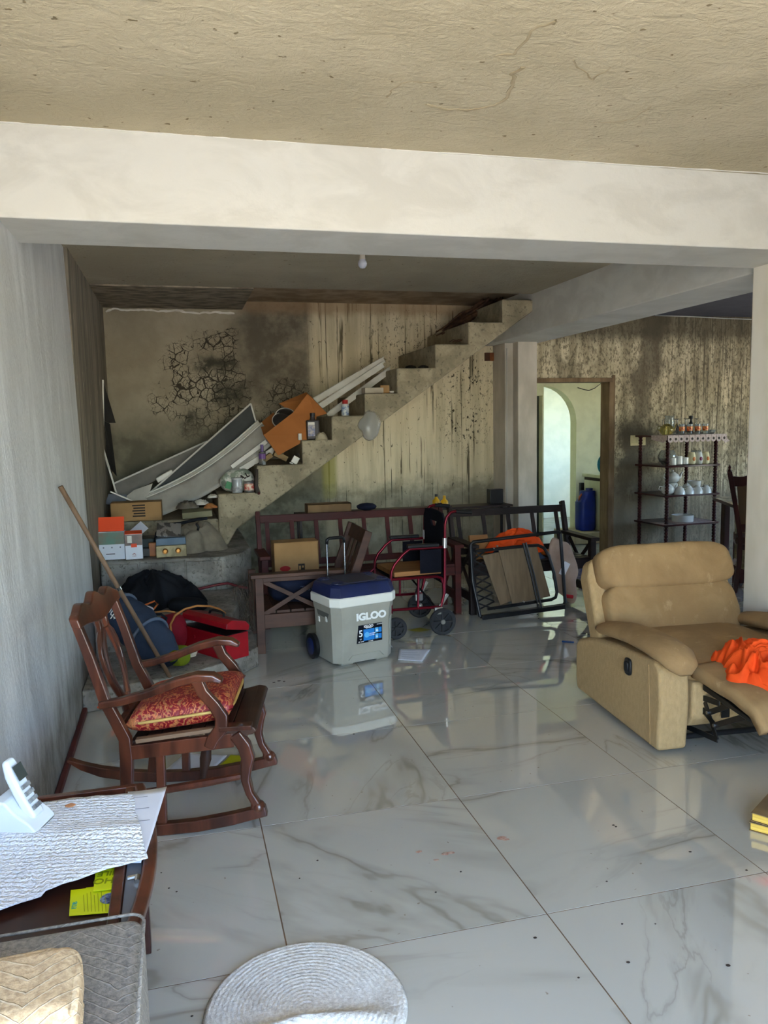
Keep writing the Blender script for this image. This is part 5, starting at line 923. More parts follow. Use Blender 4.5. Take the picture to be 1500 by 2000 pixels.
p = at(675, 811, 'y', 3.82); can('spray_bottle', 'small white bottle with a red cap on the fourth stair', (p.x, 3.83, 1.601), .033, .10, mat('pale_bottle', rgb(196, 198, 190), rough=.4), (.75, .035), M['redp'], mat('blue_green_label', rgb(206, 210, 200), rgb(96, 116, 150), rough=.5, scale=30), 'bottle', (.05, .85))
M['film'] = mat('clear_plastic_film', rgb(206, 206, 200), rough=.25, Transmission_Weight=.55, Alpha=.75)
tag(pillow(at(722, 828, 'y', 3.72) + Vector((0, .02, .0)), (.10, .05, .125), rot('Y', 20), e=2.2, wob=.35, fr=9).build('plastic_bag', M['film'], smooth=0), 'translucent plastic bag hanging over the fourth stair', 'bag')
for k, (x, y, w, d_, h) in enumerate(((728, 763, .17, .10, .05), (752, 756, .08, .07, .07), (765, 766, .07, .06, .02))):
    p = at(x, y, 'y', 3.86); tag(B().box((p.x, 3.87, 1.789+h/2+(.0)), (w, d_, h), rot('Z', (6, -14, 20)[k])).build('small_box', (mat('pale_carton', rgb(176, 166, 148), rgb(160, 150, 132), rough=.8), M['cardb'], M['pvc'])[k], bevel=.003), ('flat pale carton on the fifth stair', 'small brown carton on the fifth stair', 'flat white packet at the right of the fifth stair')[k], 'box')
for k, x in enumerate((802, 827)): p = at(x, 716, 'y', 3.95); tag(B().blob((p.x, 3.95, 2.02), (.05, .04, .02), lambda d: 1+.1*nz(d, 3)).build('glass_jar', mat('dark_jar_glass', rgb(60, 58, 54), rough=.05, Transmission_Weight=.4), smooth=0), ('left', 'right')[k] + ' dark glass jar lying on the sixth stair', 'jar')
# branches and roots growing at the stair head
M['bark'] = mat('dark_bark', rgb(58, 40, 28), rgb(86, 62, 42), rough=.9, scale=20, bump=.6, bscale=60); random.seed(4)
BG = thing('root_bundle', 'bundle of dark dry roots hanging at the top of the stairs', 'roots')
for k in range(16):
    a = at(random.uniform(850, 905), random.uniform(640, 672), 'y', 4.35+.2*random.random()); b = at(random.uniform(935, 985), random.uniform(578, 588), 'y', 4.3+.3*random.random()); b.z = min(b.z, 2.70)
    m1 = a.lerp(b, .4) + Vector((random.uniform(-.06, .02), 0, random.uniform(-.06, .05))); m2 = a.lerp(b, .75) + Vector((random.uniform(-.05, .05), 0, random.uniform(-.03, .06)))
    P_ = [a.lerp(m1, t) if t < 1 else m1 for t in (0, .5, 1)] + [m1.lerp(m2, .5), m2, b]; B().tube(P_, [.006, .010, .014, .015, .014, .012], 6).build('root', M['bark'], BG, smooth=0)
for k in range(3):
    p = at(878+k*6, 668, 'y', 3.9); B().tube([p, p+Vector((.03+.02*k, -.01, .02)), p+Vector((.10+.02*k, 0, .004+.01*k))], .005, 5).build('twig', M['bark'], BG, smooth=0)
# ---------------------------------------------------------------- rubbish on the landing
def printed_box(label, c, d, rz, top, lower, pic, flap=True):
    t_ = thing('gadget_box', label, 'box', c, rz); x, y, z = d; B().bb((-x/2, -y/2, 0), (x/2, y/2, z)).build('carton', lower, t_, .002)
    B().bb((-x/2+.001, -y/2-.001, z*.55), (x/2-.001, -y/2, z*.985)).build('picture', pic, t_)
    if flap: B().box((0, -y*.1, z+.055), (x, .003, .11), rot('X', -20)).build('lid_flap', top, t_)
    return t_
M['orangep'] = mat('orange_card', rgb(226, 74, 26), rough=.5); M['whitec'] = mat('white_card', rgb(216, 220, 226), rough=.5)
p = at(222, 1090, 'z', .552); b1 = printed_box('larger white gadget box with an orange flap and room picture on the landing', (p.x, 3.33, .551), (.185, .09, .21), -.05, M['orangep'], M['whitec'], mat('room_picture', rgb(92, 132, 116), rgb(132, 104, 86), rough=.4, scale=5))
B().bb((-.045, -.0465, .040), (.02, -.0455, .046)).build('print_bar', M['blackp'], b1)
for k in range(3): B().lathe([(0, 0), (.006, 0), (.006, .0005), (0, .0005)], (-.06+.06*k, -.0455, .092), 10, rot('X', 90)).build('print_icon', M['ink'], b1)
p = at(262, 1093, 'z', .552); b2 = printed_box('narrower white gadget box with an orange square on the landing', (p.x, 3.29, .551), (.125, .09, .19), .04, M['orangep'], M['whitec'], mat('dark_picture', rgb(92, 80, 76), rgb(140, 112, 96), rough=.4, scale=6), False)
B().box((0, .0, .195), (.125, .09, .012), rot('X', 8)).build('lid', M['orangep'], b2, .001); B().bb((-.02, -.0475, .09), (.022, -.0455, .118)).build('orange_square', M['orangep'], b2); B().bb((-.045, -.0475, .125), (-.012, -.0457, .178)).build('phone_picture', M['pvc'], b2)
B().tube([(-.012, -.047, .036), (0, -.047, .044), (.012, -.047, .036)], .0025, 5).build('red_mark', M['redp'], b2); text('print_word', 'mesh', .014, M['redp'], b2, (0, -.0468, .025), (PI/2, 0, 0), .0004)
p = at(335, 1090, 'z', .552); ev = thing('metal_enclosure', 'stained metal box with two brass fittings on the landing', 'enclosure', (p.x, 3.29, .551), .02); em = mat('stained_metal', rgb(150, 138, 104), rgb(108, 98, 70), rough=.5, metal=.3, scale=14)
B().box((0, 0, .045), (.225, .11, .09)).build('case', em, ev, .006); B().box((0, .015, .115), (.22, .08, .055)).build('blue_top', mat('faded_blue', rgb(78, 98, 116), rgb(90, 110, 126), rough=.6), ev, .006)
for x in (-.045, .05): B().lathe([(0, 0), (.012, 0), (.013, .012), (.02, .014), (.022, 0), (.024, -.004)], (x, -.056, .048), 16, rot('X', 90)).build('brass_fitting', mat('brass', rgb(150, 104, 52), rough=.3, metal=.8), ev, smooth=40)
p = at(331, 1062, 'y', 3.33); tag(B().box((p.x, 3.33, .75), (.18, .006, .11), rot('X', -22) @ rot('Y', 6)).build('foil_pack', mat('foil', rgb(206, 208, 210), rgb(120, 122, 124), rough=.18, metal=1, scale=14, lo=.48, hi=.52), bevel=.001), 'shiny silver foil pack propped on the metal box', 'pack')
p = at(301, 1085, 'z', .552); tag(B().box((p.x, 3.34, .605), (.07, .05, .105)).build('amber_box', mat('amber_plastic', rgb(160, 92, 20), rgb(130, 70, 14), rough=.4), bevel=.006), 'amber plastic box beside the brass fittings', 'box')
p = at(283, 1090, 'z', .552); tag(B().box((p.x, 3.36, .585), (.085, .09, .066)).build('black_case', M['blackpl'], bevel=.008), 'small black case between the white boxes and the amber box', 'case')
tag(B().box((at(285, 1060, 'y', 3.42).x, 3.44, .64), (.30, .10, .10), rot('X', 10)).build('green_case', mat('dark_green_plastic', rgb(44, 54, 54), rough=.5), bevel=.006), 'dark green case behind the gadget boxes', 'case')
# canvas bag slumped on the landing, with black strap
cv = thing('canvas_bag', 'slumped grey canvas bag with a black strap on the landing', 'bag'); cloth_pile('bag', '', (-.93, 3.56, .55), (.21, .19, .26), mat('grey_canvas', rgb(126, 118, 102), rgb(104, 97, 83), rough=.95, bump=.5, bscale=120), '', 8.2, .25, 2.6, n=80, parent=cv)
B().tube([at(x, y, 'y', 3.38) for x, y in ((302, 1062), (306, 1042), (312, 1030), (330, 1024), (352, 1022), (370, 1018), (390, 1014), (405, 1012))], .012, 8, flat=((0, 1, 0), .4)).build('strap', M['blackc'], cv, smooth=0)
B().tube([at(x, y, 'y', 3.36) for x, y in ((383, 1022), (388, 1030), (386, 1036))], .010, 8).build('buckle', M['blackpl'], cv, smooth=0)
p = at(268, 1017, 'y', 3.86); cb = carton('flat_carton', 'flat brown carton with printed lines lying on the upper step', (p.x, 3.92, .772), (.40, .17, .155), -.02, M['cardb'])
for k in range(5): B().bb((-.03+.008*(k % 2), -.0865, .035+.022*k), (.07, -.085, .047+.022*k)).build('print_line', M['blackp'], cb)
panel('plastic_sheet', 'grey plastic sheet folded over the carton at the left wall', [Yp(205, 985, 4.1), Yp(245, 990, 4.0), Yp(248, 966, 4.05), Yp(212, 965, 4.15)], .004, mat('grey_plastic', rgb(120, 124, 132), rgb(104, 108, 116), rough=.4), cat='sheet')
panel('plastic_sheet', 'pale board lying between the screens above the carton', [Yp(240, 975, 4.15), Yp(285, 985, 4.1), Yp(298, 945, 4.2), Yp(262, 958, 4.25)], .006, M['pvc'], cat='board')
tag(B().box(Yp(322, 930, 4.3), (.16, .03, .05), rot('Y', -28)).build('foam_block', M['pvc'], bevel=.01), 'small white foam piece caught between the screens', 'foam')
p = at(385, 1003, 'y', 3.72); tag(B().box((p.x, 3.78, p.z), (.24, .14, .05), rot('Y', -3) @ rot('X', 8)).build('louvre_board', mat('olive_board', rgb(132, 128, 98), rgb(116, 112, 84), rough=.7), bevel=.003), 'olive grey board with a white edge below the white sack', 'board')
for k, (x, y, s, mm, lab) in enumerate(((392, 978, .05, M['pvc'], 'crumpled white paper ball left of the white sack'), (410, 985, .045, mat('orange_paper', rgb(160, 104, 56), rough=.8), 'crumpled orange-brown paper left of the white sack'), (415, 965, .035, M['pvc'], 'small white scrap beside the sack bottom'), (418, 1022, .03, mat('yellow_scrap', rgb(170, 150, 40), rough=.7), 'yellow scrap on the concrete below the sack'), (215, 1020, .06, mat('blue_white_cloth', rgb(96, 112, 134), rgb(60, 66, 74), rough=.8, scale=30), 'blue and white patterned cloth beside the flat carton'), (365, 985, .075, mat('brown_plastic_bag', rgb(74, 68, 60), rgb(104, 96, 84), rough=.5), 'brown plastic bag under the bowed panel'))):
    p = at(x, y, 'y', 3.80 if k != 4 else 3.6); cloth_pile('scrap', lab, (p.x, p.y, p.z-.03), (s*1.2, s, s), mm, 'scrap', k*1.7, .55, 4, n=36)
q = [at(262, 1046, 'y', 3.5), at(292, 1043, 'y', 3.45), at(278, 1018, 'y', 3.6), at(250, 1030, 'y', 3.6)]; panel('paper_sheet', 'white folded leaflet propped behind the gadget boxes', [at(250, 1040, 'y', 3.5), at(275, 1045, 'y', 3.42), at(290, 1032, 'y', 3.46), at(275, 1018, 'y', 3.55)], .001, M['paper'], cat='paper')
# window screen leaning in the corner at the left wall
ws = thing('bent_screen_frame', 'bent white screen frame with torn dark mesh against the left wall', 'screen'); L = [Yp(201, 742, 4.35), Yp(202, 820, 4.35), Yp(199, 870, 4.2), Yp(213, 915, 4.25), Yp(227, 962, 4.25)]
for a, b in zip(L, L[1:]): B().bar(a, b, .014, .014).build('frame_bar', M['pvc'], ws, .001)
quad([Yp(202, 745, 4.37), Yp(226, 826, 4.62), Yp(213, 826, 4.5), Yp(203, 822, 4.37)], .002, 'mesh', mat('dark_insect_mesh', rgb(40, 40, 40), rgb(50, 50, 48), rough=.8), ws); quad([Yp(203, 822, 4.37), Yp(215, 828, 4.5), Yp(228, 930, 4.6), Yp(213, 912, 4.28)], .002, 'mesh', bpy.data.materials['dark_insect_mesh'], ws)

# ---------------------------------------------------------------- pile at the foot of the stairs
M['redpaint'] = mat('red_enamel', rgb(150, 12, 24), rgb(126, 8, 20), rough=.35, scale=4, bump=.05); M['dustred'] = mat('dusty_red_enamel', rgb(112, 70, 68), rgb(134, 40, 42), rough=.7, scale=6)
TBX = thing('toolbox', 'red steel toolbox with its lid ajar on the concrete plinth', 'toolbox', (-.815, 1.79, .126), math.radians(33)); TW, TL = .165, .46
B().bb((0, 0, 0), (TW, TL, .155)).build('body', M['redpaint'], TBX, .004); B().bb((.006, .006, .1551), (TW-.006, TL-.006, .157)).build('inside_shade', M['blackpl'], TBX)  # black sheet on the solid body stands in for the shade inside
R_ = rot('Y', 13); lp_ = lambda v: tuple(Vector((TW, 0, .160)) + R_ @ (Vector(v)-Vector((TW, 0, 0))))
lid_ = B(); pr = [(-.004, 0), (TW+.002, 0), (TW+.002, .032), (TW-.03, .056), (.03, .056), (-.004, .032)]
lid_.prism(pr, TL+.008, lambda a, b, t: Vector(lp_((a, 0, b))) + Vector((0, -.004+t, 0))); ld = lid_.build('lid', M['redpaint'], TBX, .004)
B().prism([(.034, .0562), (TW-.034, .0562), (TW-.034, .0572), (.034, .0572)], TL-.02, lambda a, b, t: Vector(lp_((a, 0, b))) + Vector((0, .01+t, 0))).build('dusty_top', M['dustred'], ld)
B().tube([Vector(lp_((TW/2, y, z))) for y, z in ((.15, .056), (.155, .076), (.19, .084), (.26, .084), (.295, .076), (.30, .056))], .008, 8).build('carry_handle', M['blackpl'], ld, smooth=0)
B().bar((-.004, .02, .15), (-.004, TL-.02, .15), .006, .012).build('edge_fold', M['redpaint'], TBX)
for y in (.13, .33): B().cyl((-.006, y, .10), (.0, y, .10), .010, n=10).build('rivet', M['redpaint'], TBX, smooth=40)
# long slate bag (rolled tent)
M['slate'] = m_cloth('slate_blue_nylon', rgb(40, 50, 66), rgb(52, 63, 80)); TBg = thing('tent_bag', 'long slate blue nylon bag leaning on the plinth behind the rocking chair', 'bag')
a, b = Vector((-1.48, 2.10, .47)), Vector((-1.17, 1.70, .245)); d = (b-a).normalized(); ax = d.orthogonal().normalized(); ay = d.cross(ax)
def tentf(u, v):
    s = v; r = .128*(math.sin(PI*min(max(s, .02), .98))**.3); th = u*2*PI; p = a.lerp(b, s*1.25-.125); q = p + (ax*math.cos(th)+ay*math.sin(th))*r
    k = 1+.08*nz(q, 8)+.03*math.sin(s*40+2*math.sin(th)); return p + (ax*math.cos(th)+ay*math.sin(th))*r*k
B().grid(30, 30, tentf).build('bag', M['slate'], TBg, smooth=0)
for s in (.25, .68): B().tube([tentf(k/30, s)*1.0 + (tentf(k/30, s)-a.lerp(b, s*1.25-.125)).normalized()*.003 for k in range(30)], .011, 6, closed=True, flat=(tuple(d), 1)).build('seam_band', mat('grey_webbing', rgb(84, 94, 108), rough=.8), TBg, smooth=0)
ctr = a.lerp(b, .30); nn = CAM-ctr; nn = (nn-d*nn.dot(d)).normalized(); nn = (nn + Vector((0, 0, -.35))); nn = (nn-d*nn.dot(d)).normalized()
_tx = text('bag_word', 'ther', .075, M['whitep'], TBg, ctr, (0, 0, 0), .001); _X = -d; _Z = nn; _Y = _Z.cross(_X); _tx.rotation_euler = Matrix((_X, _Y, _Z)).transposed().to_euler(); _tx.location = ctr + nn*.139
tag(pillow(at(352, 1290, 'y', 1.72) + Vector((0, .03, .02)), (.055, .06, .06), rot('Z', -30), e=2.8, wob=.15, fr=12).build('lime_pouch', m_cloth('lime_nylon', rgb(112, 126, 26), rgb(94, 106, 20)), smooth=0), 'lime green pouch at the end of the slate bag', 'pouch')
cloth_pile('black_bag', 'black soft bag heaped on the lower step against the blocks', (-1.27, 2.76, .30), (.31, .23, .27), M['blackc'], 'bag', 1.3, .35, 2.6, n=110, R=-.1)
tag(pillow((-1.03, 2.50, .335), (.13, .08, .05), rot('Z', -25), e=2.4, wob=.2, fr=9).build('black_pouch', M['blackc'], smooth=0), 'small black pouch beside the heaped black bag', 'pouch')
rb_ = thing('red_backpack', 'faded red backpack between the slate bag and the toolbox', 'backpack'); pillow((-1.13, 2.19, .24), (.085, .11, .115), rot('Z', 30), e=2.6, wob=.12, fr=8).build('body', m_cloth('faded_red_nylon', rgb(134, 28, 40), rgb(112, 20, 32)), rb_, smooth=0)
B().tube([at(x, y, 'y', 1.98) for x, y in ((288, 1206), (300, 1200), (315, 1200), (325, 1207), (322, 1220), (314, 1232))], .008, 6).build('strap', M['blackc'], rb_, smooth=0)
M['tancord'] = mat('tan_rubber_hose', rgb(176, 120, 64), rgb(150, 98, 50), rough=.5)
tag(B().tube([at(x, y, 'y', yy) for x, y, yy in ((342, 1258, 1.82), (334, 1238, 1.84), (333, 1220, 1.9), (342, 1202, 1.96), (360, 1190, 2.02), (385, 1183, 2.08), (410, 1184, 2.12), (428, 1189, 2.15), (440, 1198, 2.16))], .007, 8).build('hose_loop', M['tancord'], smooth=0), 'thin tan hose arching over the red toolbox', 'hose')
tag(B().tube([at(x, y, 'y', yy) for x, y, yy in ((258, 1178, 2.2), (272, 1192, 2.2), (300, 1196, 2.15), (325, 1193, 2.12), (342, 1196, 2.05))], .006, 8).build('hose_loop', M['tancord'], smooth=0), 'thin tan hose lying across the red backpack', 'hose')
tag(B().tube([at(x, y, 'y', yy) for x, y, yy in ((258, 1182, 2.25), (280, 1183, 2.28), (302, 1174, 2.3), (308, 1180, 2.3), (300, 1190, 2.25))], .006, 8).build('hose_loop', mat('orange_cord', rgb(186, 96, 40), rough=.5), smooth=0), 'orange cord loop behind the red backpack', 'cord')
tag(B().tube([at(x, y, 'y', yy) for x, y, yy in ((362, 1152, 3.0), (390, 1150, 3.02), (420, 1143, 3.05), (445, 1139, 3.05), (465, 1145, 3.0), (490, 1150, 2.95))], .010, 8).build('garden_hose', mat('dark_red_hose', rgb(96, 28, 34), rough=.5), smooth=0), 'dark red hose running along the block wall to the bench', 'hose')
wc_ = thing('white_cord_coil', 'coiled white cord on the plinth beside the lime pouch', 'cord')
for k in range(4): c_ = at(366, 1283, 'z', .13); B().tube([c_ + Vector((.05*math.cos(t*PI/8)*(1-.1*k)+.008*k, .022*math.sin(t*PI/8)+.01*k, .004+.005*k)) for t in range(16)], .0035, 6, closed=True).build('loop', M['pvc'], wc_, smooth=0)
tag(pillow(at(282, 1190, 'y', 2.2), (.06, .03, .025), rot('Y', 15), e=3, wob=.1).build('white_packet', M['paper'], smooth=0), 'white packet under the cord loops', 'packet')
# broom pole and mop
pl_ = thing('mop', 'long wooden mop pole leaning on the left wall with grey strands', 'mop'); pa, pb = at(118, 950, 'x', -1.617), at(334, 1326, 'z', .11)
B().tube([pa, pa.lerp(pb, .5)+Vector((0, 0, -.004)), pb], .0125, 10).build('pole', wood('weathered_pole', rgb(104, 82, 62), rgb(130, 105, 82), .6, 'Z', 8), pl_, smooth=0); random.seed(3)
B().tube([pa.lerp(pb, .49), pa.lerp(pb, .505)], .0145, 10).build('joint_sleeve', M['chrome'], pl_, smooth=40)
for k in range(34):
    c_ = Vector((pb.x-.02, pb.y, .05)); an = random.uniform(2.2, 5.6); L = random.uniform(.08, .2); e = Vector((c_.x+math.cos(an)*L, min(c_.y-.02+math.sin(an)*L*.6, 1.56), .006)); B().tube([pb+Vector((0, 0, -.01)), c_.lerp(e, .4)+Vector((0, -.02, .015)), e], .004, 5).build('strand', mat('mop_strand', rgb(150, 148, 142), rough=.95) if k == 0 else bpy.data.materials['mop_strand'], pl_, smooth=0)
# small toys by the wall
for k, (x, y, m_, lab, r) in enumerate(((186, 1369, mat('green_ball', rgb(20, 140, 80), rough=.25), 'small green plastic ball by the left wall', .022), (192, 1378, mat('orange_ball', rgb(220, 84, 24), rough=.4), 'small orange plastic cup by the left wall', .024))):
    p = at(x, y, 'z', r); tag(B().blob((p.x, p.y, r), (r, r, r), (lambda d: 1) if k == 0 else (lambda d: 1-.25*max(0, d.z)), 16, 10).build('toy', m_, smooth=0), lab, 'toy')
p = at(180, 1353, 'z', .05); tag(B().tube([p+Vector((-.02, 0, .02)), p+Vector((.01, -.02, .0)), p+Vector((.05, -.06, -.03))], .006, 6).build('toy_cable', mat('magenta_cable', rgb(120, 20, 90), rough=.4), smooth=0), 'short magenta cable by the left wall', 'cable')
cloth_pile('patterned_cloth', 'navy and white patterned cloth behind the rocking chair', (at(216, 1350, 'z', .02).x, at(216, 1350, 'z', .02).y, .004), (.07, .06, .06), mat('navy_white_print', rgb(40, 44, 76), rgb(176, 178, 196), rough=.8, scale=40, lo=.5, hi=.58), 'cloth', 4.4, .5, 4, n=50)
# wire mesh panel between step and armchair
wm = thing('wire_mesh_panel', 'rusty wire mesh panel leaning against the lower step', 'mesh'); rw_ = mat('rusty_wire', rgb(96, 84, 70), rgb(70, 60, 50), rough=.6, metal=.4)
W_ = lambda u, v: at(455, 1150, 'y', 2.72).lerp(at(492, 1128, 'y', 2.60), u).lerp(at(468, 1222, 'y', 2.62).lerp(at(497, 1232, 'y', 2.45), u), v)
for k in range(9): B().tube([W_(0, k/8), W_(k/8, 0)], .0018, 4).build('wire', rw_, wm); B().tube([W_(k/8, 1), W_(1, k/8)], .0018, 4).build('wire', rw_, wm); B().tube([W_(0, 1-k/8), W_(k/8, 1)], .0018, 4).build('wire', rw_, wm); B().tube([W_(k/8, 0), W_(1, 1-k/8)], .0018, 4).build('wire', rw_, wm)
B().tube([W_(0, 0), W_(1, 0), W_(1, 1), W_(0, 1)], .006, 6, closed=True).build('frame', rw_, wm)
# papers on the floor
sheet('loose_paper', 'large white sheet on the floor under the rocking chair', [(-1.215, .52, .002), (-1.07, .78, .002), (-.885, .69, .002), (-1.0, .47, .002)], M['paper'], .008)
sheet('loose_paper', 'yellow-green leaflet on the floor under the rocking chair', [(-.95, .56, .002), (-.87, .70, .002), (-.80, .67, .002), (-.86, .54, .002)], mat('yellow_green_paper', rgb(176, 176, 14), rgb(160, 160, 10), rough=.5), .004)
sheet('loose_paper', 'white printed sheet on the floor right of the cooler', [(.345, 2.12, .002), (.545, 2.045, .002), (.41, 1.80, .002), (.27, 1.88, .002)], M['paper'], .006, print_=4)
q = at(820, 1231, 'z', .002); sheet('yellow_leaf', 'small yellow leaf on the floor left of the wheelchair wheel', [q+Vector((-.09, .03, 0)), q+Vector((.02, .06, 0)), q+Vector((.08, -.03, 0)), q+Vector((-.02, -.05, 0))], mat('yellow_leaf', rgb(130, 120, 20), rgb(110, 100, 14), rough=.6), .006, 'leaf')
q = at(1108, 1253, 'z', .006); tag(B().bar(q+Vector((-.03, .02, 0)), q+Vector((.035, -.03, 0)), .016, .010).build('blue_peg', mat('blue_plastic', rgb(20, 66, 126), rough=.4), bevel=.003), 'blue clothes peg on the floor behind the recliner', 'peg')
# crumbs and paint flecks on the tiles
b = B(); random.seed(9)
for x, y, s in ((980, 1637, .02), (988, 1640, .014), (818, 1664, .012), (870, 1668, .016), (880, 1666, .014), (852, 1680, .010)):
    p = at(x, y, 'z', 0); b.blob((p.x, p.y, .001), (s, s*.6, .0012), lambda d: 1+.4*nz(d, 3, x), 10, 4)
o = tag(b.build('dried_flecks', mat('brown_pink_fleck', rgb(150, 112, 96), rgb(176, 150, 132), rough=.8, scale=80)), 'brown pink dried flecks on the front tiles', 'flecks', kind='stuff')
b = B()
for x, y, s in ((1348, 1664, .006), (1198, 1612, .006), (1203, 1615, .005), (1227, 1880, .006), (1422, 1886, .007), (851, 1743, .004), (900, 1703, .004), (1185, 1722, .004), (812, 1317, .005), (691, 1434, .006), (545, 1330, .012), (535, 1333, .01), (555, 1331, .008), (620, 1681, .004), (585, 1716, .003), (1215, 1805, .004), (1130, 1910, .004), (330, 1735, .004), (345, 1742, .004), (315, 1705, .003), (375, 1985, .004), (1280, 1805, .003), (1458, 1700, .005), (1045, 1832, .006)):
    p = at(x, y, 'z', 0); b.blob((p.x, p.y, .001), (s, s*.8, .0015), lambda d: 1+.3*nz(d, 3, x), 8, 4)
tag(b.build('black_crumbs', M['blackp']), 'black crumbs and grit scattered over the tiles', 'crumbs', kind='stuff')

# ---------------------------------------------------------------- kitchen and dining things
p = at(1143, 1035, 'y', 6.05); zk = p.z; tag(B().bb((p.x-.28, 5.80, 0), (p.x+.75, 6.36, zk)).build('low_platform', mat('beige_platform', rgb(176, 168, 140), rgb(160, 152, 126), rough=.7), bevel=.01), 'low beige platform in the room behind the doorway', 'platform')
jg = thing('water_jug', 'tall blue water jug in the room behind the doorway', 'jug', (p.x, 6.05, zk)); jb = mat('deep_blue_plastic', rgb(14, 38, 126), rgb(10, 30, 104), rough=.4)
loft([(rounded(.20, .2, .05, -.10, -.1, 4), 0), (rounded(.22, .2, .05, -.11, -.1, 4), .05), (rounded(.22, .2, .05, -.11, -.1, 4), .36), (rounded(.17, .18, .05, -.06, -.09, 4), .42), (rounded(.16, .18, .05, -.05, -.09, 4), .50)]).build('body', jb, jg, .01); B().tube([(-.09, 0, .37), (-.085, 0, .42), (-.05, 0, .46)], .012, 8).build('handle', mat('orange_handle', rgb(170, 80, 50), rough=.4), jg, smooth=0); B().lathe([(.045, .50), (.045, .53), (0, .53)], (.05, 0, 0), 14).build('lid', jb, jg, smooth=40)
kc = thing('kitchen_cabinet', 'pale cream cabinet with a counter behind the doorway', 'cabinet', (at(1163, 1035, 'y', 6.0).x, 5.85, zk)); ck = mat('cream_paint', rgb(206, 208, 176), rgb(192, 194, 160), rough=.5)
B().bb((0, 0, 0), (.6, .45, .62)).build('body', ck, kc, .006); B().bb((-.02, -.03, .66), (.62, .47, .70)).build('counter', ck, kc, .004); B().bb((0, .02, .62), (.6, .44, .66)).build('shadow_gap', M['blackp'], kc); B().bb((.02, -.012, .04), (.29, 0, .58)).build('door', ck, kc, .004)
p = at(1176, 930, 'y', 5.95); fn_ = thing('cyan_fan', 'bright cyan round gadget on the cream cabinet', 'gadget', (p.x+.03, 5.93, zk+.70)); cy = mat('cyan_plastic', rgb(16, 130, 160), rgb(10, 110, 140), rough=.35)
B().tube([(.085*math.cos(k*PI/10), 0, .13+.11*math.sin(k*PI/10)) for k in range(20)], .024, 10, closed=True).build('ring', cy, fn_, smooth=0); B().lathe([(.05, 0), (.05, .012), (.015, .03), (0, .03)], (0, 0, 0), 16).build('base', cy, fn_, smooth=40)
p = at(1159, 945, 'y', 6.03); tag(B().bb((p.x-.02, 6.31, 0+zk), (p.x+.03, 6.36, at(1159, 942, 'y', 6.33).z)).build('dark_post', M['blackpl'], bevel=.004), 'narrow black post behind the blue jug', 'post')
tag(B().tube([at(x, y, 'y', AY-.012) for x, y in ((1128, 757), (1138, 760), (1150, 763), (1162, 758), (1176, 747))], .005, 6).build('hanging_wire', M['blackpl'], smooth=0), 'loose black wire hanging on the pale green wall', 'wire')
# dining table with cloth
DT = thing('dining_table', 'round-cornered dining table under a cream cloth at the right', 'table', (0, 0, 0)); dp = [(3.78, 3.12), (4.10, 3.86), (5.3, 3.4), (5.0, 2.66)]
B().prism(dp, .03, lambda a, b, t: (a, b, .70+t)).build('tabletop', M['turn'], DT, .004)
for x, y in ((3.92, 3.2), (4.16, 3.74), (5.16, 3.36), (4.94, 2.8)): B().bb((x-.03, y-.03, 0), (x+.03, y+.03, .70)).build('leg', M['turn'], DT, .004)
tcm = mat('cream_crochet', rgb(150, 142, 112), rgb(122, 114, 88), rough=.95, scale=26, lo=.46, hi=.54); TC = thing('tablecloth', 'cream crocheted cloth hanging from the dining table corner', 'tablecloth')
B().prism([(3.765, 3.115), (4.095, 3.875), (5.31, 3.41), (5.0, 2.645)], .004, lambda a, b, t: (a, b, .731+t)).build('top', mat('clear_table_cover', rgb(166, 160, 144), rgb(140, 132, 116), rough=.2), TC)
cn = [(3.775, 3.13, .73), (3.90, 3.06, .73)]; e0, e1 = Vector((3.765, 3.14, .733)), Vector((4.0, 3.02, .733))
def hang(u, v):
    p = e0.lerp(e1, u); dz = (.60-.15*abs(u-.35)*2)*v; return Vector((p.x-.03*v*math.sin(u*14), p.y-.02-.03*v*math.cos(u*14), .733-dz))
B().grid(14, 14, hang).build('corner_drop', tcm, TC, smooth=0, solid=.003)
for k in range(10):
    for r_ in (.62, .97): p = hang(.04+k*.1, r_); B().lathe([(0, 0), (.018, 0), (.018, .004), (0, .004)], (p.x, p.y-.004, p.z), 10, rot('X', 90)).build('crochet_motif', M['lace'], TC)
# dining chair seen from behind
DC = thing('dining_chair', 'tall dark dining chair with a padded back beside the right pillar', 'chair', (3.588, 2.86, 0), -.62); dm = M['turn']
for x in (0, .44):
    s = 1 if x == 0 else -1
    B().sweep([(x, 0, 0), (x+s*.03, .05, .25), (x+s*.035, .06, .48), (x-s*.02, .02, .80), (x-s*.07, -.03, 1.06)], .04, [.045, .05, .055, .05, .045], (1, 0, 0)).build('back_post', dm, DC, .004); B().lathe([(.018, 0), (.008, .02), (.014, .035), (0, .06)], (x-s*.07, -.03, 1.06), 10).build('finial', dm, DC, smooth=40); B().bb((x+s*.02-.02, .42, 0), (x+s*.02+.02, .46, .46)).build('leg', dm, DC, .004)
B().bb((.0, .06, .42), (.44, .46, .48)).build('seat', mat('seat_pad', rgb(60, 34, 26), rough=.6), DC, .01)
bky = lambda z: .06-(z-.48)*.155
cr = [(-.06, .93)] + [(-.06+.56*k/16, 1.0+.10*math.sin(PI*k/16)**2+.02*math.cos(PI*k/4)) for k in range(17)] + [(.50, .93)] + [(.40-.36*k/10, .93+.055*math.sin(PI*k/10)) for k in range(11)]
B().prism(cr, .03, lambda a, b, t: (a, bky(b)-.015+t, b)).build('crest_rail', dm, DC, .004); B().prism([(.03, .58), (.41, .58), (.45, .96), (-.01, .96)], .03, lambda a, b, t: (a, bky(b)-.012+t, b)).build('back_pad', mat('brown_leather', rgb(88, 68, 46), rgb(78, 60, 40), rough=.55), DC, .008)
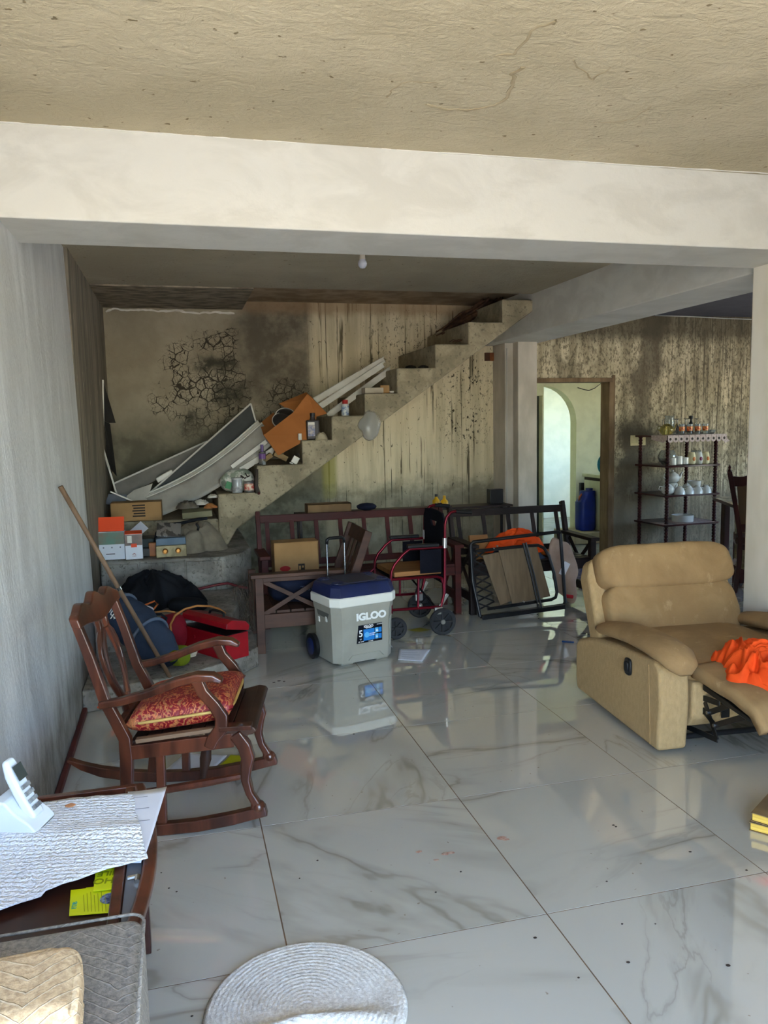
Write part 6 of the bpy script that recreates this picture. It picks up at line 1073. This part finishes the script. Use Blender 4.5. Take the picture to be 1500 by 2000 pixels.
B().prism([(.03, .53), (.41, .53), (.42, .60), (.02, .60)], .035, lambda a, b, t: (a, bky(b)-.016+t, b)).build('back_rail', dm, DC, .004); B().bar((.03, .05, .40), (.41, .05, .40), .03, .05).build('rear_rail', dm, DC, .004)
cloth_pile('lace_bundle', 'white lace bundle on the floor under the dining chair', (3.95, 3.0, .004), (.13, .10, .10), M['lace'], 'cloth', 6.1, .6, 4, n=40)
# lamp bulb
lb_ = at(708, 517, 'y', 2.3); LBp = thing('light_bulb', 'white light bulb in its holder on the back ceiling', 'bulb', (lb_.x, 2.3, 0)); zb_ = lb_.z
B().lathe([(0, zb_-.026), (.016, zb_-.022), (.027, zb_-.008), (.03, zb_+.006), (.027, zb_+.02), (.02, zb_+.032)], (0, 0, 0), 20).build('globe', mat('frosted_bulb', rgb(200, 202, 214), rough=.25), LBp, smooth=60); B().lathe([(.0205, zb_+.032), (.017, zb_+.075), (.024, zb_+.08), (.026, 2.65), (0, 2.65)], (0, 0, 0), 20).build('holder', mat('bulb_socket', rgb(206, 196, 182), rough=.4), LBp, smooth=40)
jx = thing('junction_box', 'rusty orange junction box set in the strip left of the pillar', 'junction box', (2.155, 4.90, 2.155)); B().bb((0, 0, 0), (.045, .03, .085)).build('plate', mat('rust_brown', rgb(120, 66, 26), rgb(86, 46, 22), rough=.7), jx, .002); B().bb((-.05, 0, 0), (-.001, .03, .085)).build('plate', mat('rust_dark', rgb(78, 46, 26), rgb(60, 36, 22), rough=.7), jx, .002)
tag(B().tube([at(1280, 616, 'y', YB-.01), at(1340, 618, 'y', YB-.01), at(1420, 622, 'y', YB-.01), at(1500, 625, 'y', YB-.01)], .005, 6).build('ceiling_cable', mat('white_cable', rgb(190, 190, 186), rough=.5), smooth=0), 'thin white cable along the top of the stained dining wall', 'cable')
tag(B().tube([at(990, y, 'y', 4.60) for y in (680, 740, 800, 860, 920, 985)], .004, 6).build('pillar_cable', bpy.data.materials['white_cable'], smooth=0), 'thin white cable running down the pillar strip', 'cable')
